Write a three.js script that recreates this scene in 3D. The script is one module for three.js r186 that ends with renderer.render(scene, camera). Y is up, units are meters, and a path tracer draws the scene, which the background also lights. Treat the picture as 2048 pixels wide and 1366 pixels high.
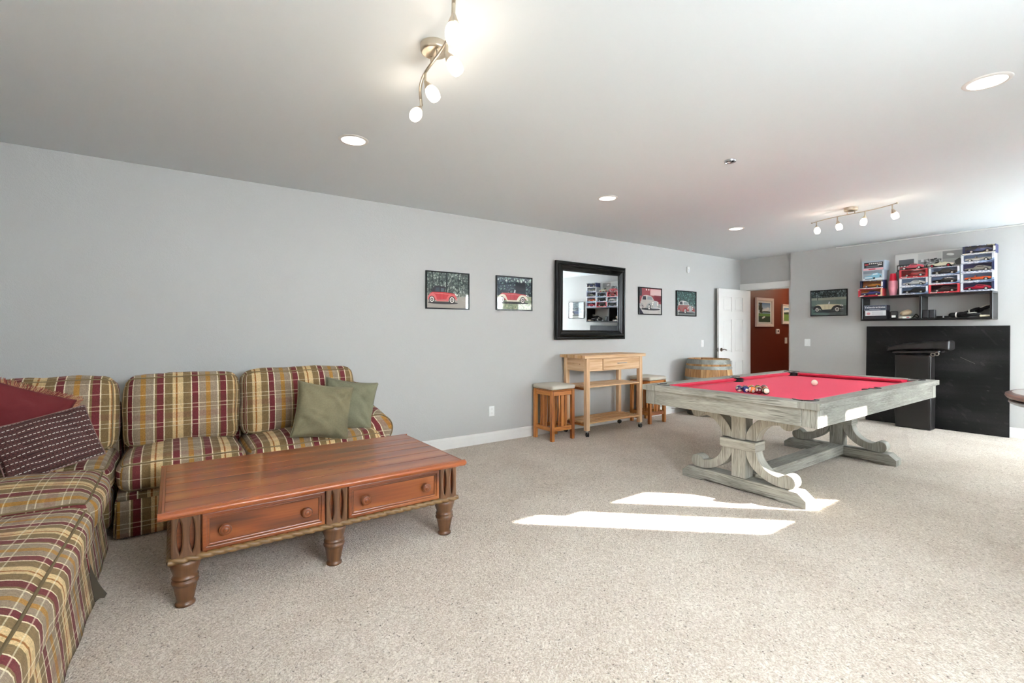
import * as THREE from 'three';
import { mergeGeometries } from 'three/addons/utils/BufferGeometryUtils.js';
import { RectAreaLightUniformsLib } from 'three/addons/lights/RectAreaLightUniformsLib.js';

// ---------------------------------------------------------------- camera, sky, sun, exposure
const renderer = new THREE.WebGLRenderer({ antialias: true });
renderer.toneMapping = THREE.LinearToneMapping;
renderer.toneMappingExposure = 1.75;
renderer.shadowMap.enabled = true;
RectAreaLightUniformsLib.init();
const scene = new THREE.Scene();
const CAM_S = 0.8151, CAM_C = 0.5793;                       // sine and cosine of the turn between the view and the long wall
const camera = new THREE.PerspectiveCamera(2 * Math.atan(683 / 954) * 180 / Math.PI, 2048 / 1366, 0.05, 100);
camera.position.set(0, 1.3, 0);
camera.lookAt(CAM_C, 1.3, -CAM_S);
camera.setViewOffset(2048, 1366, 0, 21, 2048, 1366);
camera.updateProjectionMatrix();
scene.background = new THREE.Color(0.84, 0.93, 1.0);        // bright hazy sky
scene.backgroundIntensity = 30;
const sun = new THREE.DirectionalLight(new THREE.Color(1.0, 0.95, 0.88), 55);
sun.position.set(2.6 + 7.43 * 1.2, 5.9 * 0.669 * 1.2, -2.1 + 6.69 * 1.2);   // through the narrow windows of the right wall
sun.target.position.set(2.6, 0, -2.1);
sun.castShadow = true;
Object.assign(sun.shadow.camera, { left: -8, right: 8, top: 8, bottom: -8, near: 0.5, far: 30 });
sun.shadow.mapSize.set(2048, 2048);
scene.add(sun, sun.target);

// ---------------------------------------------------------------- helpers
const rng = (seed) => () => { seed = (seed + 0x6d2b79f5) | 0; let t = Math.imul(seed ^ (seed >>> 15), 1 | seed); t = (t + Math.imul(t ^ (t >>> 7), 61 | t)) ^ t; return ((t ^ (t >>> 14)) >>> 0) / 4294967296; };
const lerp = (a, b, t) => a + (b - a) * t, clamp = (x, a = 0, b = 1) => Math.min(b, Math.max(a, x)), smooth = (a, b, x) => { const t = clamp((x - a) / (b - a)); return t * t * (3 - 2 * t); };
const PI = Math.PI, V3 = (x, y, z) => new THREE.Vector3(x, y, z), V2 = (x, y) => new THREE.Vector2(x, y);
const hash = (x, y, s) => { let h = Math.imul(x, 374761393) ^ Math.imul(y, 668265263) ^ Math.imul(s, 2147483647 / 7 | 0); h = Math.imul(h ^ (h >>> 13), 1274126177); return ((h ^ (h >>> 16)) >>> 0) / 4294967296; };
function vnoise(x, y, px, py, s = 1) {                       // value noise that repeats after px, py cells
  const x0 = Math.floor(x), y0 = Math.floor(y), fx = x - x0, fy = y - y0, m = (a, b) => ((a % b) + b) % b;
  const u = fx * fx * (3 - 2 * fx), v = fy * fy * (3 - 2 * fy), a = m(x0, px), b = m(x0 + 1, px), c = m(y0, py), d = m(y0 + 1, py);
  return lerp(lerp(hash(a, c, s), hash(b, c, s), u), lerp(hash(a, d, s), hash(b, d, s), u), v);
}
const noise3 = (x, y, z) => vnoise(x + z * 0.71, y - z * 0.37, 997, 991, 5) * 0.6 + vnoise(x * 2.1 - z * 1.3, y * 2.1 + z * 0.9, 997, 991, 9) * 0.4;
function dataTex(w, h, sizeX, sizeY, fn, srgb = true) {
  const d = new Uint8Array(w * h * 4);
  for (let y = 0, i = 0; y < h; y++) for (let x = 0; x < w; x++, i += 4) {
    const c = fn(x / w, y / h);
    if (typeof c === 'number') d[i] = d[i + 1] = d[i + 2] = clamp(c) * 255; else { d[i] = clamp(c[0]) * 255; d[i + 1] = clamp(c[1]) * 255; d[i + 2] = clamp(c[2]) * 255; }
    d[i + 3] = 255;
  }
  const t = new THREE.DataTexture(d, w, h);
  if (srgb) t.colorSpace = THREE.SRGBColorSpace;
  t.wrapS = t.wrapT = THREE.RepeatWrapping; t.magFilter = THREE.LinearFilter; t.minFilter = THREE.LinearMipmapLinearFilter; t.generateMipmaps = true;
  t.repeat.set(1 / sizeX, 1 / sizeY); t.needsUpdate = true;
  return t;
}
function canvasTex(w, h, draw) {
  const c = document.createElement('canvas'); c.width = w; c.height = h;
  draw(c.getContext('2d'), w, h);
  const t = new THREE.CanvasTexture(c); t.colorSpace = THREE.SRGBColorSpace; t.magFilter = THREE.LinearFilter;
  return t;
}
const mixc = (a, b, t) => [lerp(a[0], b[0], t), lerp(a[1], b[1], t), lerp(a[2], b[2], t)];
const hex = (h) => [(h >> 16 & 255) / 255, (h >> 8 & 255) / 255, (h & 255) / 255];
const mat = (color, roughness = 0.6, extra = {}) => new THREE.MeshPhysicalMaterial({ color, roughness, ...extra });

function flat(g) {                                            // plain non-indexed geometry with position, normal and uv
  if (g.index) g = g.toNonIndexed();
  if (!g.attributes.normal) g.computeVertexNormals();
  if (!g.attributes.uv) g.setAttribute('uv', new THREE.BufferAttribute(new Float32Array(g.attributes.position.count * 2), 2));
  for (const k of Object.keys(g.attributes)) if (!['position', 'normal', 'uv'].includes(k)) g.deleteAttribute(k);
  g.morphAttributes = {}; g.clearGroups();
  return g;
}
function merge(list) { list = [].concat(list).map(flat); return list.length > 1 ? mergeGeometries(list) : list[0]; }
// box uv in metres, u along the grain
function grainUV(g, grain = 0, ou = 0, ov = 0) {
  g = flat(g);
  const p = g.attributes.position, n = g.attributes.normal, uv = g.attributes.uv;
  for (let i = 0; i < p.count; i++) {
    const q = [p.getX(i), p.getY(i), p.getZ(i)], k = Math.floor(i / 3) * 3;
    const m = [0, 1, 2].map((a) => Math.abs([n.getX(k), n.getY(k), n.getZ(k)][a] + [n.getX(k + 1), n.getY(k + 1), n.getZ(k + 1)][a] + [n.getX(k + 2), n.getY(k + 2), n.getZ(k + 2)][a]));
    const a = m.indexOf(Math.max(...m)), o = [0, 1, 2].filter((b) => b !== a);
    if (o[0] !== grain && o[1] !== grain) { uv.setXY(i, ou + q[o[0]] * 0.3, ov + q[o[1]]); continue; }
    uv.setXY(i, ou + q[grain], ov + q[o[0] === grain ? o[1] : o[0]]);
  }
  return g;
}
// a box with chamfered edges: 44 triangles
function cbox(w, h, d, x = 0, y = 0, z = 0, c = 0.003) {
  c = Math.min(c, w * 0.45, h * 0.45, d * 0.45);
  const H = [w / 2, h / 2, d / 2], pos = [], at = [x, y, z];
  const vert = (s, a) => [0, 1, 2].map((k) => at[k] + s[k] * (k === a ? H[k] : H[k] - c));   // corner s, on the face across axis a
  const tri = (A, B, C, out) => {
    const n = V3(B[0] - A[0], B[1] - A[1], B[2] - A[2]).cross(V3(C[0] - A[0], C[1] - A[1], C[2] - A[2]));
    if (n.dot(out) < 0) pos.push(...A, ...C, ...B); else pos.push(...A, ...B, ...C);
  };
  const quad = (A, B, C, D, out) => { tri(A, B, C, out); tri(A, C, D, out); };
  for (let a = 0; a < 3; a++) for (const s of [-1, 1]) {
    const b = (a + 1) % 3, e = (a + 2) % 3, S = (sb, se) => { const r = [0, 0, 0]; r[a] = s; r[b] = sb; r[e] = se; return vert(r, a); }, out = V3(0, 0, 0).setComponent(a, s);
    quad(S(-1, -1), S(1, -1), S(1, 1), S(-1, 1), out);
  }
  for (let a = 0; a < 3; a++) for (const sb of [-1, 1]) for (const se of [-1, 1]) {           // edges along a
    const b = (a + 1) % 3, e = (a + 2) % 3, S = (sa, f) => { const r = [0, 0, 0]; r[a] = sa; r[b] = sb; r[e] = se; return vert(r, f); };
    quad(S(-1, b), S(1, b), S(1, e), S(-1, e), V3(0, 0, 0).setComponent(b, sb).setComponent(e, se));
  }
  for (const i of [-1, 1]) for (const j of [-1, 1]) for (const k of [-1, 1]) tri(vert([i, j, k], 0), vert([i, j, k], 1), vert([i, j, k], 2), V3(i, j, k));
  const g = new THREE.BufferGeometry();
  g.setAttribute('position', new THREE.BufferAttribute(new Float32Array(pos), 3));
  g.computeVertexNormals();
  return flat(g);
}
// from two corners, in metres; grain 0, 1 or 2
let pieceCount = 0;
function board(x0, x1, y0, y1, z0, z1, grain = 0, c = 0.003) {
  pieceCount++;
  return grainUV(cbox(x1 - x0, y1 - y0, z1 - z0, (x0 + x1) / 2, (y0 + y1) / 2, (z0 + z1) / 2, c), grain, (pieceCount * 0.377) % 3, (pieceCount * 0.211) % 3);
}
const lathe = (pts, seg = 32) => flat(new THREE.LatheGeometry(pts.map((p) => V2(p[0], p[1])), seg));
const move = (g, x, y, z) => g.translate(x, y, z);
const cyl = (r0, r1, h, seg = 24, open = false) => flat(new THREE.CylinderGeometry(r0, r1, h, seg, 1, open));
const tube = (pts, r, seg = 24, rad = 8, closed = false) => flat(new THREE.TubeGeometry(new THREE.CatmullRomCurve3(pts.map((p) => V3(...p)), closed), seg, r, rad, closed));
function extrude(shape, depth, bevel = 0, curve = 12) {
  return flat(new THREE.ExtrudeGeometry(shape, { depth: depth - 2 * bevel, bevelEnabled: bevel > 0, bevelThickness: bevel, bevelSize: bevel, bevelOffset: -bevel, bevelSegments: 2, curveSegments: curve })).translate(0, 0, bevel);
}
function rectShape(x0, y0, x1, y1, Kind = THREE.Shape) { const s = new Kind(); s.moveTo(x0, y0); s.lineTo(x1, y0); s.lineTo(x1, y1); s.lineTo(x0, y1); s.closePath(); return s; }
// averages normals of vertices that share a place
function weld(g) {
  g.computeVertexNormals();
  const p = g.attributes.position, n = g.attributes.normal, sums = new Map(), key = (i) => Math.round(p.getX(i) * 5e4) + ',' + Math.round(p.getY(i) * 5e4) + ',' + Math.round(p.getZ(i) * 5e4);
  for (let i = 0; i < p.count; i++) { const k = key(i), s = sums.get(k) ?? [0, 0, 0]; s[0] += n.getX(i); s[1] += n.getY(i); s[2] += n.getZ(i); sums.set(k, s); }
  for (let i = 0; i < p.count; i++) { const s = sums.get(key(i)), l = Math.hypot(...s) || 1; n.setXYZ(i, s[0] / l, s[1] / l, s[2] / l); }
  return g;
}

const taken = new Map();
function numbered(name) { const n = taken.get(name) ?? 0; taken.set(name, n + 1); return n ? name + '_' + String(n).padStart(3, '0') : name; }
function obj(name, geos, material, parent = scene) {
  const m = new THREE.Mesh(merge(geos), material);
  m.name = parent === scene ? numbered(name) : name; m.castShadow = m.receiveShadow = true;
  parent.add(m);
  return m;
}
function tag(o, label, category, group) { o.userData.label = label; o.userData.category = category; if (group) o.userData.group = group; return o; }
function thing(name, label, category, [x, y, z] = [0, 0, 0], turn = 0, group) {
  const o = new THREE.Group(); o.name = numbered(name); scene.add(o);
  o.position.set(x, y, z); o.rotation.y = turn;
  return tag(o, label, category, group);
}
function struct(name, geos, material, label, category) { const m = obj(name, geos, material); m.userData.kind = 'structure'; if (label) tag(m, label, category); return m; }
function sub(name, parent) { const o = new THREE.Group(); o.name = name; parent.add(o); return o; }

// ---------------------------------------------------------------- shared textures and materials
const ROOM = { x0: -1.4, x1: 8.345, xr: 8.46, z0: -4.69, z1: 1.0, h: 2.594 };
function woodTex(dark, mid, light, seed, { fiber = 0.35, band = 0.6, knots = 0, fine = 0.6, rows = 26, streak = 1, w = 1024, h = 512 } = {}) {
  const r = rng(seed), ks = Array.from({ length: knots }, () => [r(), r()]);
  return dataTex(w, h, 1.2, 0.6, (u, v) => {
    let warp = vnoise(u * 4, v * 6, 4, 6, seed) * 0.5 + vnoise(u * 8, v * 14, 8, 14, seed + 1) * 0.2, dark2 = 0;
    for (const [a, b] of ks) { let du = Math.abs(u - a), dv = Math.abs(v - b); du = Math.min(du, 1 - du); dv = Math.min(dv, 1 - dv); const k = Math.exp(-(du * du * 900 + dv * dv * 1200)); warp += k * 0.9; dark2 += Math.exp(-(du * du * 9000 + dv * dv * 6000)); }
    const b = vnoise(u * 3 + warp * 1.2, (v + warp * 0.06) * rows, 3, rows, seed + 2), f = vnoise(u * 24, v * 300, 24, 300, seed + 3), g = vnoise(u * 6 * streak, (v + warp * 0.03) * 90, 6 * streak, 90, seed + 4);
    const t = clamp(0.5 + (b - 0.5) * band * 1.6 + (g - 0.5) * fine + (f - 0.5) * fiber - dark2 * 0.8);
    return t < 0.5 ? mixc(dark, mid, t * 2) : mixc(mid, light, t * 2 - 1);
  });
}
const clothBump = dataTex(256, 256, 0.12, 0.12, (u, v) => 0.5 + 0.25 * Math.sin(u * 256 * PI / 2) * Math.sin(v * 256 * PI / 2) + (vnoise(u * 64, v * 64, 64, 64, 3) - 0.5) * 0.5, false);
const M = {};
M.wall = mat(0xbfbebb, 0.85);
{
  const t = dataTex(512, 512, 0.8, 0.8, (u, v) => 0.5 + (vnoise(u * 170, v * 170, 170, 170, 1) - 0.5) * 0.7 + (vnoise(u * 60, v * 60, 60, 60, 2) - 0.5) * 0.5, false);
  Object.assign(M.wall, { bumpMap: t, bumpScale: 0.0006 });
}
M.ceiling = mat(0xe9f0f3, 0.9);
M.white = mat(0xeceae6, 0.45);
M.plastic = mat(0xf2f2f0, 0.35);
M.black = mat(0x0a0a0b, 0.4);
M.darkGap = mat(0x050505, 0.8);
M.nickel = mat(0xc6bba9, 0.32, { metalness: 0.95 });
M.steel = mat(0xb9bcbf, 0.3, { metalness: 1 });
M.glass = mat(0xffffff, 0.02, { transmission: 1, thickness: 0, ior: 1.5 });

// ---------------------------------------------------------------- structure
{
  const N = 2048, S = 2.4, r = rng(77), speck = new Float32Array(N * N);
  for (let k = 0; k < 7000; k++) {                                  // dark and brown flecks spun into the yarn
    const x = r() * N, y = r() * N, a = r() * PI, len = 1.6 + r() * 3.4, wid = 1.0 + r() * 1.3, dark = r() < 0.22 ? 0.6 + r() * 0.35 : 0.12 + r() * 0.3;
    for (let j = -6; j <= 6; j++) for (let i = -6; i <= 6; i++) {
      const u = (i * Math.cos(a) + j * Math.sin(a)) / len, v = (-i * Math.sin(a) + j * Math.cos(a)) / wid, d = Math.exp(-(u * u + v * v)) * dark;
      const at = ((Math.floor(y + j) + N) % N) * N + (Math.floor(x + i) + N) % N;
      speck[at] = Math.max(speck[at], d);
    }
  }
  const pile = (u, v) => { const w = vnoise(u * 90, v * 90, 90, 90, 21) * 4; return vnoise(u * 420 + w, v * 420 - w, 420, 420, 22) * 0.6 + vnoise(u * 900, v * 900, 900, 900, 23) * 0.4; };
  const light = hex(0xe9dfd2), dark = hex(0xb5a595), fleck = hex(0x3d352f);
  const map = dataTex(N, N, S, S, (u, v) => {
    const p = pile(u, v), big = vnoise(u * 7, v * 7, 7, 7, 31) * 0.6 + vnoise(u * 19, v * 19, 19, 19, 32) * 0.4;
    return mixc(mixc(dark, light, clamp(0.5 + (p - 0.5) * 1.35 + (big - 0.5) * 0.3)), fleck, speck[Math.floor(v * N) * N + Math.floor(u * N)]);
  });
  const bump = dataTex(1024, 1024, S / 2, S / 2, (u, v) => vnoise(u * 210, v * 210, 210, 210, 22) * 0.6 + vnoise(u * 420, v * 420, 420, 420, 23) * 0.4, false);
  M.carpet = mat(0xffffff, 1, { map, bumpMap: bump, bumpScale: 0.006, specularIntensity: 0.1, sheen: 0.3, sheenColor: new THREE.Color(0.9, 0.86, 0.8), sheenRoughness: 0.8 });
}
const slab = (x0, x1, y0, y1, z0, z1) => grainUV(flat(new THREE.BoxGeometry(x1 - x0, y1 - y0, z1 - z0)).translate((x0 + x1) / 2, (y0 + y1) / 2, (z0 + z1) / 2), 0);
struct('floor', slab(ROOM.x0 - 0.2, 12, -0.12, 0, ROOM.z0 - 0.2, ROOM.z1 + 0.15), M.carpet, 'beige flecked cut pile carpet over the whole room', 'carpet');
struct('ceiling', slab(ROOM.x0 - 0.2, 8.6, ROOM.h, ROOM.h + 0.15, ROOM.z0 - 0.2, ROOM.z1 + 0.15), M.ceiling, 'smooth pale painted ceiling with lights', 'ceiling');
struct('wall_left', slab(ROOM.x0 - 0.2, 8.58, 0, ROOM.h, ROOM.z0 - 0.15, ROOM.z0), M.wall, 'long grey painted wall behind the sofa and mirror', 'wall');
struct('wall_back', slab(ROOM.x0 - 0.15, ROOM.x0, 0, ROOM.h, ROOM.z0, ROOM.z1), M.wall, 'grey painted wall behind the camera', 'wall');
struct('wall_far', slab(ROOM.x1, 8.60, 0, ROOM.h, -3.775, ROOM.z1 + 0.15), M.wall, 'grey far wall carrying the black shelf', 'wall');
const DOORWAY = { z0: -4.59, z1: -3.84, h: 2.04 };
struct('wall_door', [slab(ROOM.xr, 8.58, DOORWAY.h, ROOM.h, ROOM.z0, -3.775), slab(ROOM.xr, 8.58, 0, DOORWAY.h, ROOM.z0, DOORWAY.z0), slab(ROOM.xr, 8.58, 0, DOORWAY.h, DOORWAY.z1, -3.775)], M.wall, 'short grey wall set back around the doorway', 'wall');
// right wall with its openings: a pair of narrow high windows, plus a window and a glass door added for their light
const WB = { x0: 5.80, x1: 7.40, y0: 1.46, y1: 2.26 }, WC = { x0: 0.5, x1: 2.45, y0: 1.42, y1: 2.2 }, WD = { x0: 7.52, x1: 8.26, y1: 2.1 };
{
  const a = ROOM.z1, b = ROOM.z1 + 0.15;
  struct('wall_right', [
    slab(ROOM.x0 - 0.2, WC.x0, 0, ROOM.h, a, b), slab(WC.x0, WC.x1, 0, WC.y0, a, b), slab(WC.x0, WC.x1, WC.y1, ROOM.h, a, b), slab(WC.x1, WB.x0, 0, ROOM.h, a, b),
    slab(WB.x0, WB.x1, 0, WB.y0, a, b), slab(WB.x0, WB.x1, WB.y1, ROOM.h, a, b), slab(WB.x1, WD.x0, 0, ROOM.h, a, b), slab(WD.x0, WD.x1, WD.y1, ROOM.h, a, b), slab(WD.x1, 8.6, 0, ROOM.h, a, b)], M.wall, 'grey wall with the windows beside the camera', 'wall');
  const w1 = sub('window_1', scene); w1.userData = { kind: 'structure', label: 'pair of narrow white framed windows high in the right wall', category: 'window' };
  const z0 = a + 0.04, z1 = a + 0.12;
  obj('window_frame', [board(WB.x0, 5.966, WB.y0, WB.y1, z0, z1), board(6.41, 6.66, WB.y0, WB.y1, z0, z1), board(7.115, WB.x1, WB.y0, WB.y1, z0, z1), board(5.966, 6.41, WB.y0, 1.532, z0, z1), board(5.966, 6.41, 2.2, WB.y1, z0, z1), board(6.66, 7.115, WB.y0, 1.532, z0, z1), board(6.66, 7.115, 2.2, WB.y1, z0, z1)], M.white, w1);
  for (const [p, q] of [[5.966, 6.41], [6.66, 7.115]]) obj('pane', new THREE.PlaneGeometry(q - p, 0.668).translate((p + q) / 2, 1.866, a + 0.08), M.glass, w1);
  const w2 = sub('window_2', scene); w2.userData = { kind: 'structure', label: 'two pane window added beside the camera as fill light', category: 'window' };  // made-up opening, fill light for the near end of the room
  const bars = [WC.x0, WC.x0 + 0.07, 1.44, 1.50, WC.x1 - 0.07, WC.x1];
  obj('window_frame', [...[0, 2, 4].map((k) => board(bars[k], bars[k + 1], WC.y0, WC.y1, z0, z1)), ...[1, 3].flatMap((k) => [board(bars[k], bars[k + 1], WC.y0, WC.y0 + 0.07, z0, z1), board(bars[k], bars[k + 1], WC.y1 - 0.07, WC.y1, z0, z1)])], M.white, w2);
  for (const k of [1, 3]) obj('pane', new THREE.PlaneGeometry(bars[k + 1] - bars[k], WC.y1 - WC.y0 - 0.14).translate((bars[k] + bars[k + 1]) / 2, (WC.y0 + WC.y1) / 2, a + 0.08), M.glass, w2);
  const d2 = sub('door_2', scene); d2.userData = { kind: 'structure', label: 'white framed glass patio door added near the far corner to let in daylight', category: 'door' };  // made-up opening, brings skylight in from the far corner
  obj('door_frame', [board(WD.x0, WD.x0 + 0.06, 0, WD.y1, z0, z1, 1), board(WD.x1 - 0.06, WD.x1, 0, WD.y1, z0, z1, 1), board(WD.x0 + 0.06, WD.x1 - 0.06, 0, 0.09, z0, z1), board(WD.x0 + 0.06, WD.x1 - 0.06, WD.y1 - 0.07, WD.y1, z0, z1)], M.white, d2);
  obj('pane', new THREE.PlaneGeometry(WD.x1 - WD.x0 - 0.12, WD.y1 - 0.16).translate((WD.x0 + WD.x1) / 2, WD.y1 / 2 + 0.01, a + 0.08), M.glass, d2);
  obj('handle', [cbox(0.02, 0.2, 0.02, WD.x0 + 0.03, 1.0, z0 - 0.01)], M.steel, d2);
  struct('sun_block_wall', slab(8.36, 8.6, -0.15, 3.0, ROOM.z1 + 0.16, 2.2), mat(0xcfcac0, 0.9), 'unseen pale outside wall added to block the sun from the patio door', 'wall');  // unseen blocker, keeps direct sun out of the added glass door
  struct('bounce_ground', slab(-12, 22, -0.3, -0.15, ROOM.z1 + 0.15, 20), mat(0xdcdfe2, 0.9), 'unseen pale ground added outside the windows to bounce daylight onto the ceiling', 'patio');  // added reflector, kept pale so the ceiling gets more bounced daylight
}
// baseboards: a tall board with a stepped cap
function baseboard(name, pts, along, out, label) {
  const s = new THREE.Shape(); s.moveTo(0, 0); s.lineTo(0.016, 0); s.lineTo(0.016, 0.083); s.lineTo(0.0135, 0.086); s.lineTo(0.0135, 0.09); s.quadraticCurveTo(0.013, 0.118, 0.006, 0.122); s.lineTo(0, 0.124); s.closePath();
  const geos = pts.map(([at, from, to]) => {
    const g = extrude(s, to - from);
    // shape x = out of the wall, y up, extrusion along the wall
    const m = along === 'x' ? new THREE.Matrix4().makeBasis(V3(0, 0, out), V3(0, 1, 0), V3(-out, 0, 0)) : new THREE.Matrix4().makeBasis(V3(out, 0, 0), V3(0, 1, 0), V3(0, 0, out));
    g.applyMatrix4(m);
    return along === 'x' ? g.translate(out > 0 ? to : from, 0, at) : g.translate(at, 0, out > 0 ? from : to);
  });
  return struct(name, geos, M.white, label, 'baseboard');
}
baseboard('baseboard_left', [[ROOM.z0, ROOM.x0, ROOM.xr]], 'x', 1, 'white moulded baseboard along the long grey wall');
baseboard('baseboard_far', [[ROOM.x1, -3.775, ROOM.z1]], 'z', -1, 'white moulded baseboard under the black board');
baseboard('baseboard_right', [[ROOM.z1, ROOM.x0, WD.x0]], 'x', -1, 'white moulded baseboard along the window wall');
// door casing
struct('trim_1', [board(8.436, ROOM.xr, DOORWAY.h, 2.15, ROOM.z0, -3.777, 2), board(8.436, ROOM.xr, 0, DOORWAY.h, ROOM.z0, DOORWAY.z0, 1), board(8.436, ROOM.xr, 0, DOORWAY.h, DOORWAY.z1, -3.777, 1), board(ROOM.xr, 8.6, 0, DOORWAY.h, DOORWAY.z0, DOORWAY.z0 + 0.012, 1), board(ROOM.xr, 8.6, 0, DOORWAY.h, DOORWAY.z1 - 0.012, DOORWAY.z1, 1), board(ROOM.xr, 8.6, DOORWAY.h - 0.012, DOORWAY.h, DOORWAY.z0, DOORWAY.z1, 2)], M.white, 'white casing around the open doorway', 'door frame');
// thin white cable run in the joint of the far wall and the ceiling
struct('trim_2', tube([[8.335, 2.584, -3.1], [8.335, 2.583, -2.4], [8.335, 2.585, -1.6], [8.334, 2.582, -0.9], [8.338, 2.588, 0.9]], 0.008, 60, 8), M.plastic, 'thin white cable along the top of the far wall', 'cable');
// hall beyond the doorway
M.hallRed = mat(0x6b2b15, 0.55);
{
  struct('wall_hall_left', slab(8.58, 12, 0, 2.5, -4.87, -4.72), M.hallRed, 'red brown hall wall seen through the doorway', 'wall');
  struct('wall_hall_right', slab(8.60, 12, 0, 2.5, -3.3, -3.15), M.hallRed, 'red brown wall on the far side of the hall', 'wall');
  struct('wall_hall_end', slab(11.9, 12.05, 0, 2.5, -4.87, -3.15), M.hallRed, 'red brown wall at the end of the hall', 'wall');
  struct('ceiling_hall', slab(8.58, 12.05, 2.5, 2.62, -4.87, -3.15), M.ceiling, 'pale ceiling of the hall', 'ceiling');
  const l = thing('hall_ceiling_light', 'frosted dome light on the hall ceiling', 'ceiling light', [10.3, 2.5, -3.95]);
  obj('rim', lathe([[0.165, 0], [0.17, -0.02], [0.15, -0.025], [0.0, -0.024]].map(([a, b]) => [a, b]), 32), M.nickel, l);
  obj('glass_dome', lathe([[0.15, -0.026], [0.14, -0.06], [0.1, -0.09], [0.04, -0.105], [0, -0.107]], 32), mat(0xfff4e2, 0.5, { emissive: new THREE.Color(1, 0.86, 0.66), emissiveIntensity: 2 }), l);
  const p = new THREE.PointLight(new THREE.Color(1, 0.84, 0.62), 1.3); p.position.set(0, -0.16, 0); p.castShadow = true; p.shadow.radius = 5; l.add(p);
}
// six panel door, swung back against the long wall
{
  const d = sub('door_1', scene); d.userData = { kind: 'structure', label: 'white six panel door standing open against the grey wall', category: 'door' };
  const W = 0.83, H = 2.03, T = 0.036;                                     // local: x from the hinge to the free edge, y up, z through
  d.position.set(8.425, 0, -4.572); d.rotation.y = PI - 0.045;
  const holes = [];
  for (const [x0, x1] of [[0.115, 0.375], [0.455, 0.715]]) for (const [y0, y1] of [[0.22, 0.78], [0.93, 1.50], [1.64, 1.89]]) holes.push([x0, y0, x1, y1]);
  const s = rectShape(0, 0.012, W, H);
  for (const h of holes) s.holes.push(rectShape(...h, THREE.Path));
  obj('door_slab', [extrude(s, T, 0.002, 4).translate(0, 0, -T / 2), slab(0.1, 0.73, 0.2, 1.9, -0.006, 0.006)], M.white, d);
  for (const [x0, y0, x1, y1] of holes) obj('panel', [cbox(x1 - x0 - 0.05, y1 - y0 - 0.05, T - 0.006, (x0 + x1) / 2, (y0 + y1) / 2, 0, 0.009), cbox(x1 - x0 - 0.02, y1 - y0 - 0.02, 0.02, (x0 + x1) / 2, (y0 + y1) / 2, 0, 0.004)], M.white, d);
  const chrome = mat(0x9a948c, 0.25, { metalness: 1 });
  for (const k of [-1, 1]) {
    const h = sub('lever_handle', d);
    obj('rose', cyl(0.03, 0.032, 0.012, 24).rotateX(PI / 2).translate(W - 0.06, 0.98, k * (T / 2 + 0.006)), chrome, h);
    obj('lever', [cyl(0.011, 0.011, 0.03, 16).rotateX(PI / 2).translate(W - 0.06, 0.98, k * (T / 2 + 0.026)), tube([[W - 0.055, 0.98, k * (T / 2 + 0.04)], [W - 0.09, 0.985, k * (T / 2 + 0.042)], [W - 0.13, 0.976, k * (T / 2 + 0.04)], [W - 0.17, 0.972, k * (T / 2 + 0.034)]], 0.0085, 16, 8)], chrome, h);
  }
  obj('latch_plate', cbox(0.002, 0.06, 0.024, W + 0.001, 0.98, 0), chrome, d);
  for (const y of [0.25, 1.0, 1.8]) obj('hinge', [cyl(0.007, 0.007, 0.09, 12).translate(-0.006, y, T / 2 + 0.004)], chrome, d);
}

// ---------------------------------------------------------------- plaid sectional sofa
{
  const C = { burg: hex(0x6d2b31), olive: hex(0x7e6746), tan: hex(0xd8bb8b), orange: hex(0x9c622f), grey: hex(0x978572), gold: hex(0xac7c3b), cream: hex(0xe6dabb) };
  const warp = [[0, 'burg'], [0.10, 'cream'], [0.118, 'olive'], [0.235, 'tan'], [0.285, 'orange'], [0.31, 'tan'], [0.40, 'olive'], [0.52, 'cream'], [0.538, 'burg'], [0.635, 'cream'], [0.652, 'grey'], [0.76, 'gold'], [0.835, 'grey'], [0.95, 'cream'], [0.968, 'olive'], [1.01, 'olive']];
  const stripe = (u) => { let c = 'olive'; for (const [a, k] of warp) if (u >= a) c = k; return C[c]; };
  M.plaid = mat(0xffffff, 0.95, {
    map: dataTex(768, 768, 0.385, 0.40, (u, v) => {
      let c = stripe((u + (vnoise(u * 200, v * 200, 200, 200, 4) - 0.5) * 0.004 + 1) % 1);
      const band = v % 0.5;
      if (band > 0.26) c = mixc(c, C.olive, 0.16); else c = mixc(c, C.tan, 0.06);
      if (v > 0.62 && v < 0.72) c = mixc(c, C.burg, 0.15);
      for (const l of [0.06, 0.25, 0.49, 0.56, 0.79, 0.86]) if (Math.abs(v - l) < 0.006) c = mixc(c, C.cream, 0.6);
      const weave = 0.86 + 0.28 * vnoise(u * 192, v * 60, 192, 60, 8) * 0.6 + 0.28 * vnoise(u * 60, v * 192, 60, 192, 9) * 0.4;
      return c.map((x) => x * weave);
    }),
    bumpMap: clothBump, bumpScale: 0.0012, sheen: 0.25, sheenColor: new THREE.Color(0.8, 0.75, 0.65), sheenRoughness: 0.7, specularIntensity: 0.2,
  });
  M.welt = mat(0x85714f, 0.9, { bumpMap: clothBump, bumpScale: 0.001 });
  M.lining = mat(0x4a4134, 0.9);
}
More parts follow.
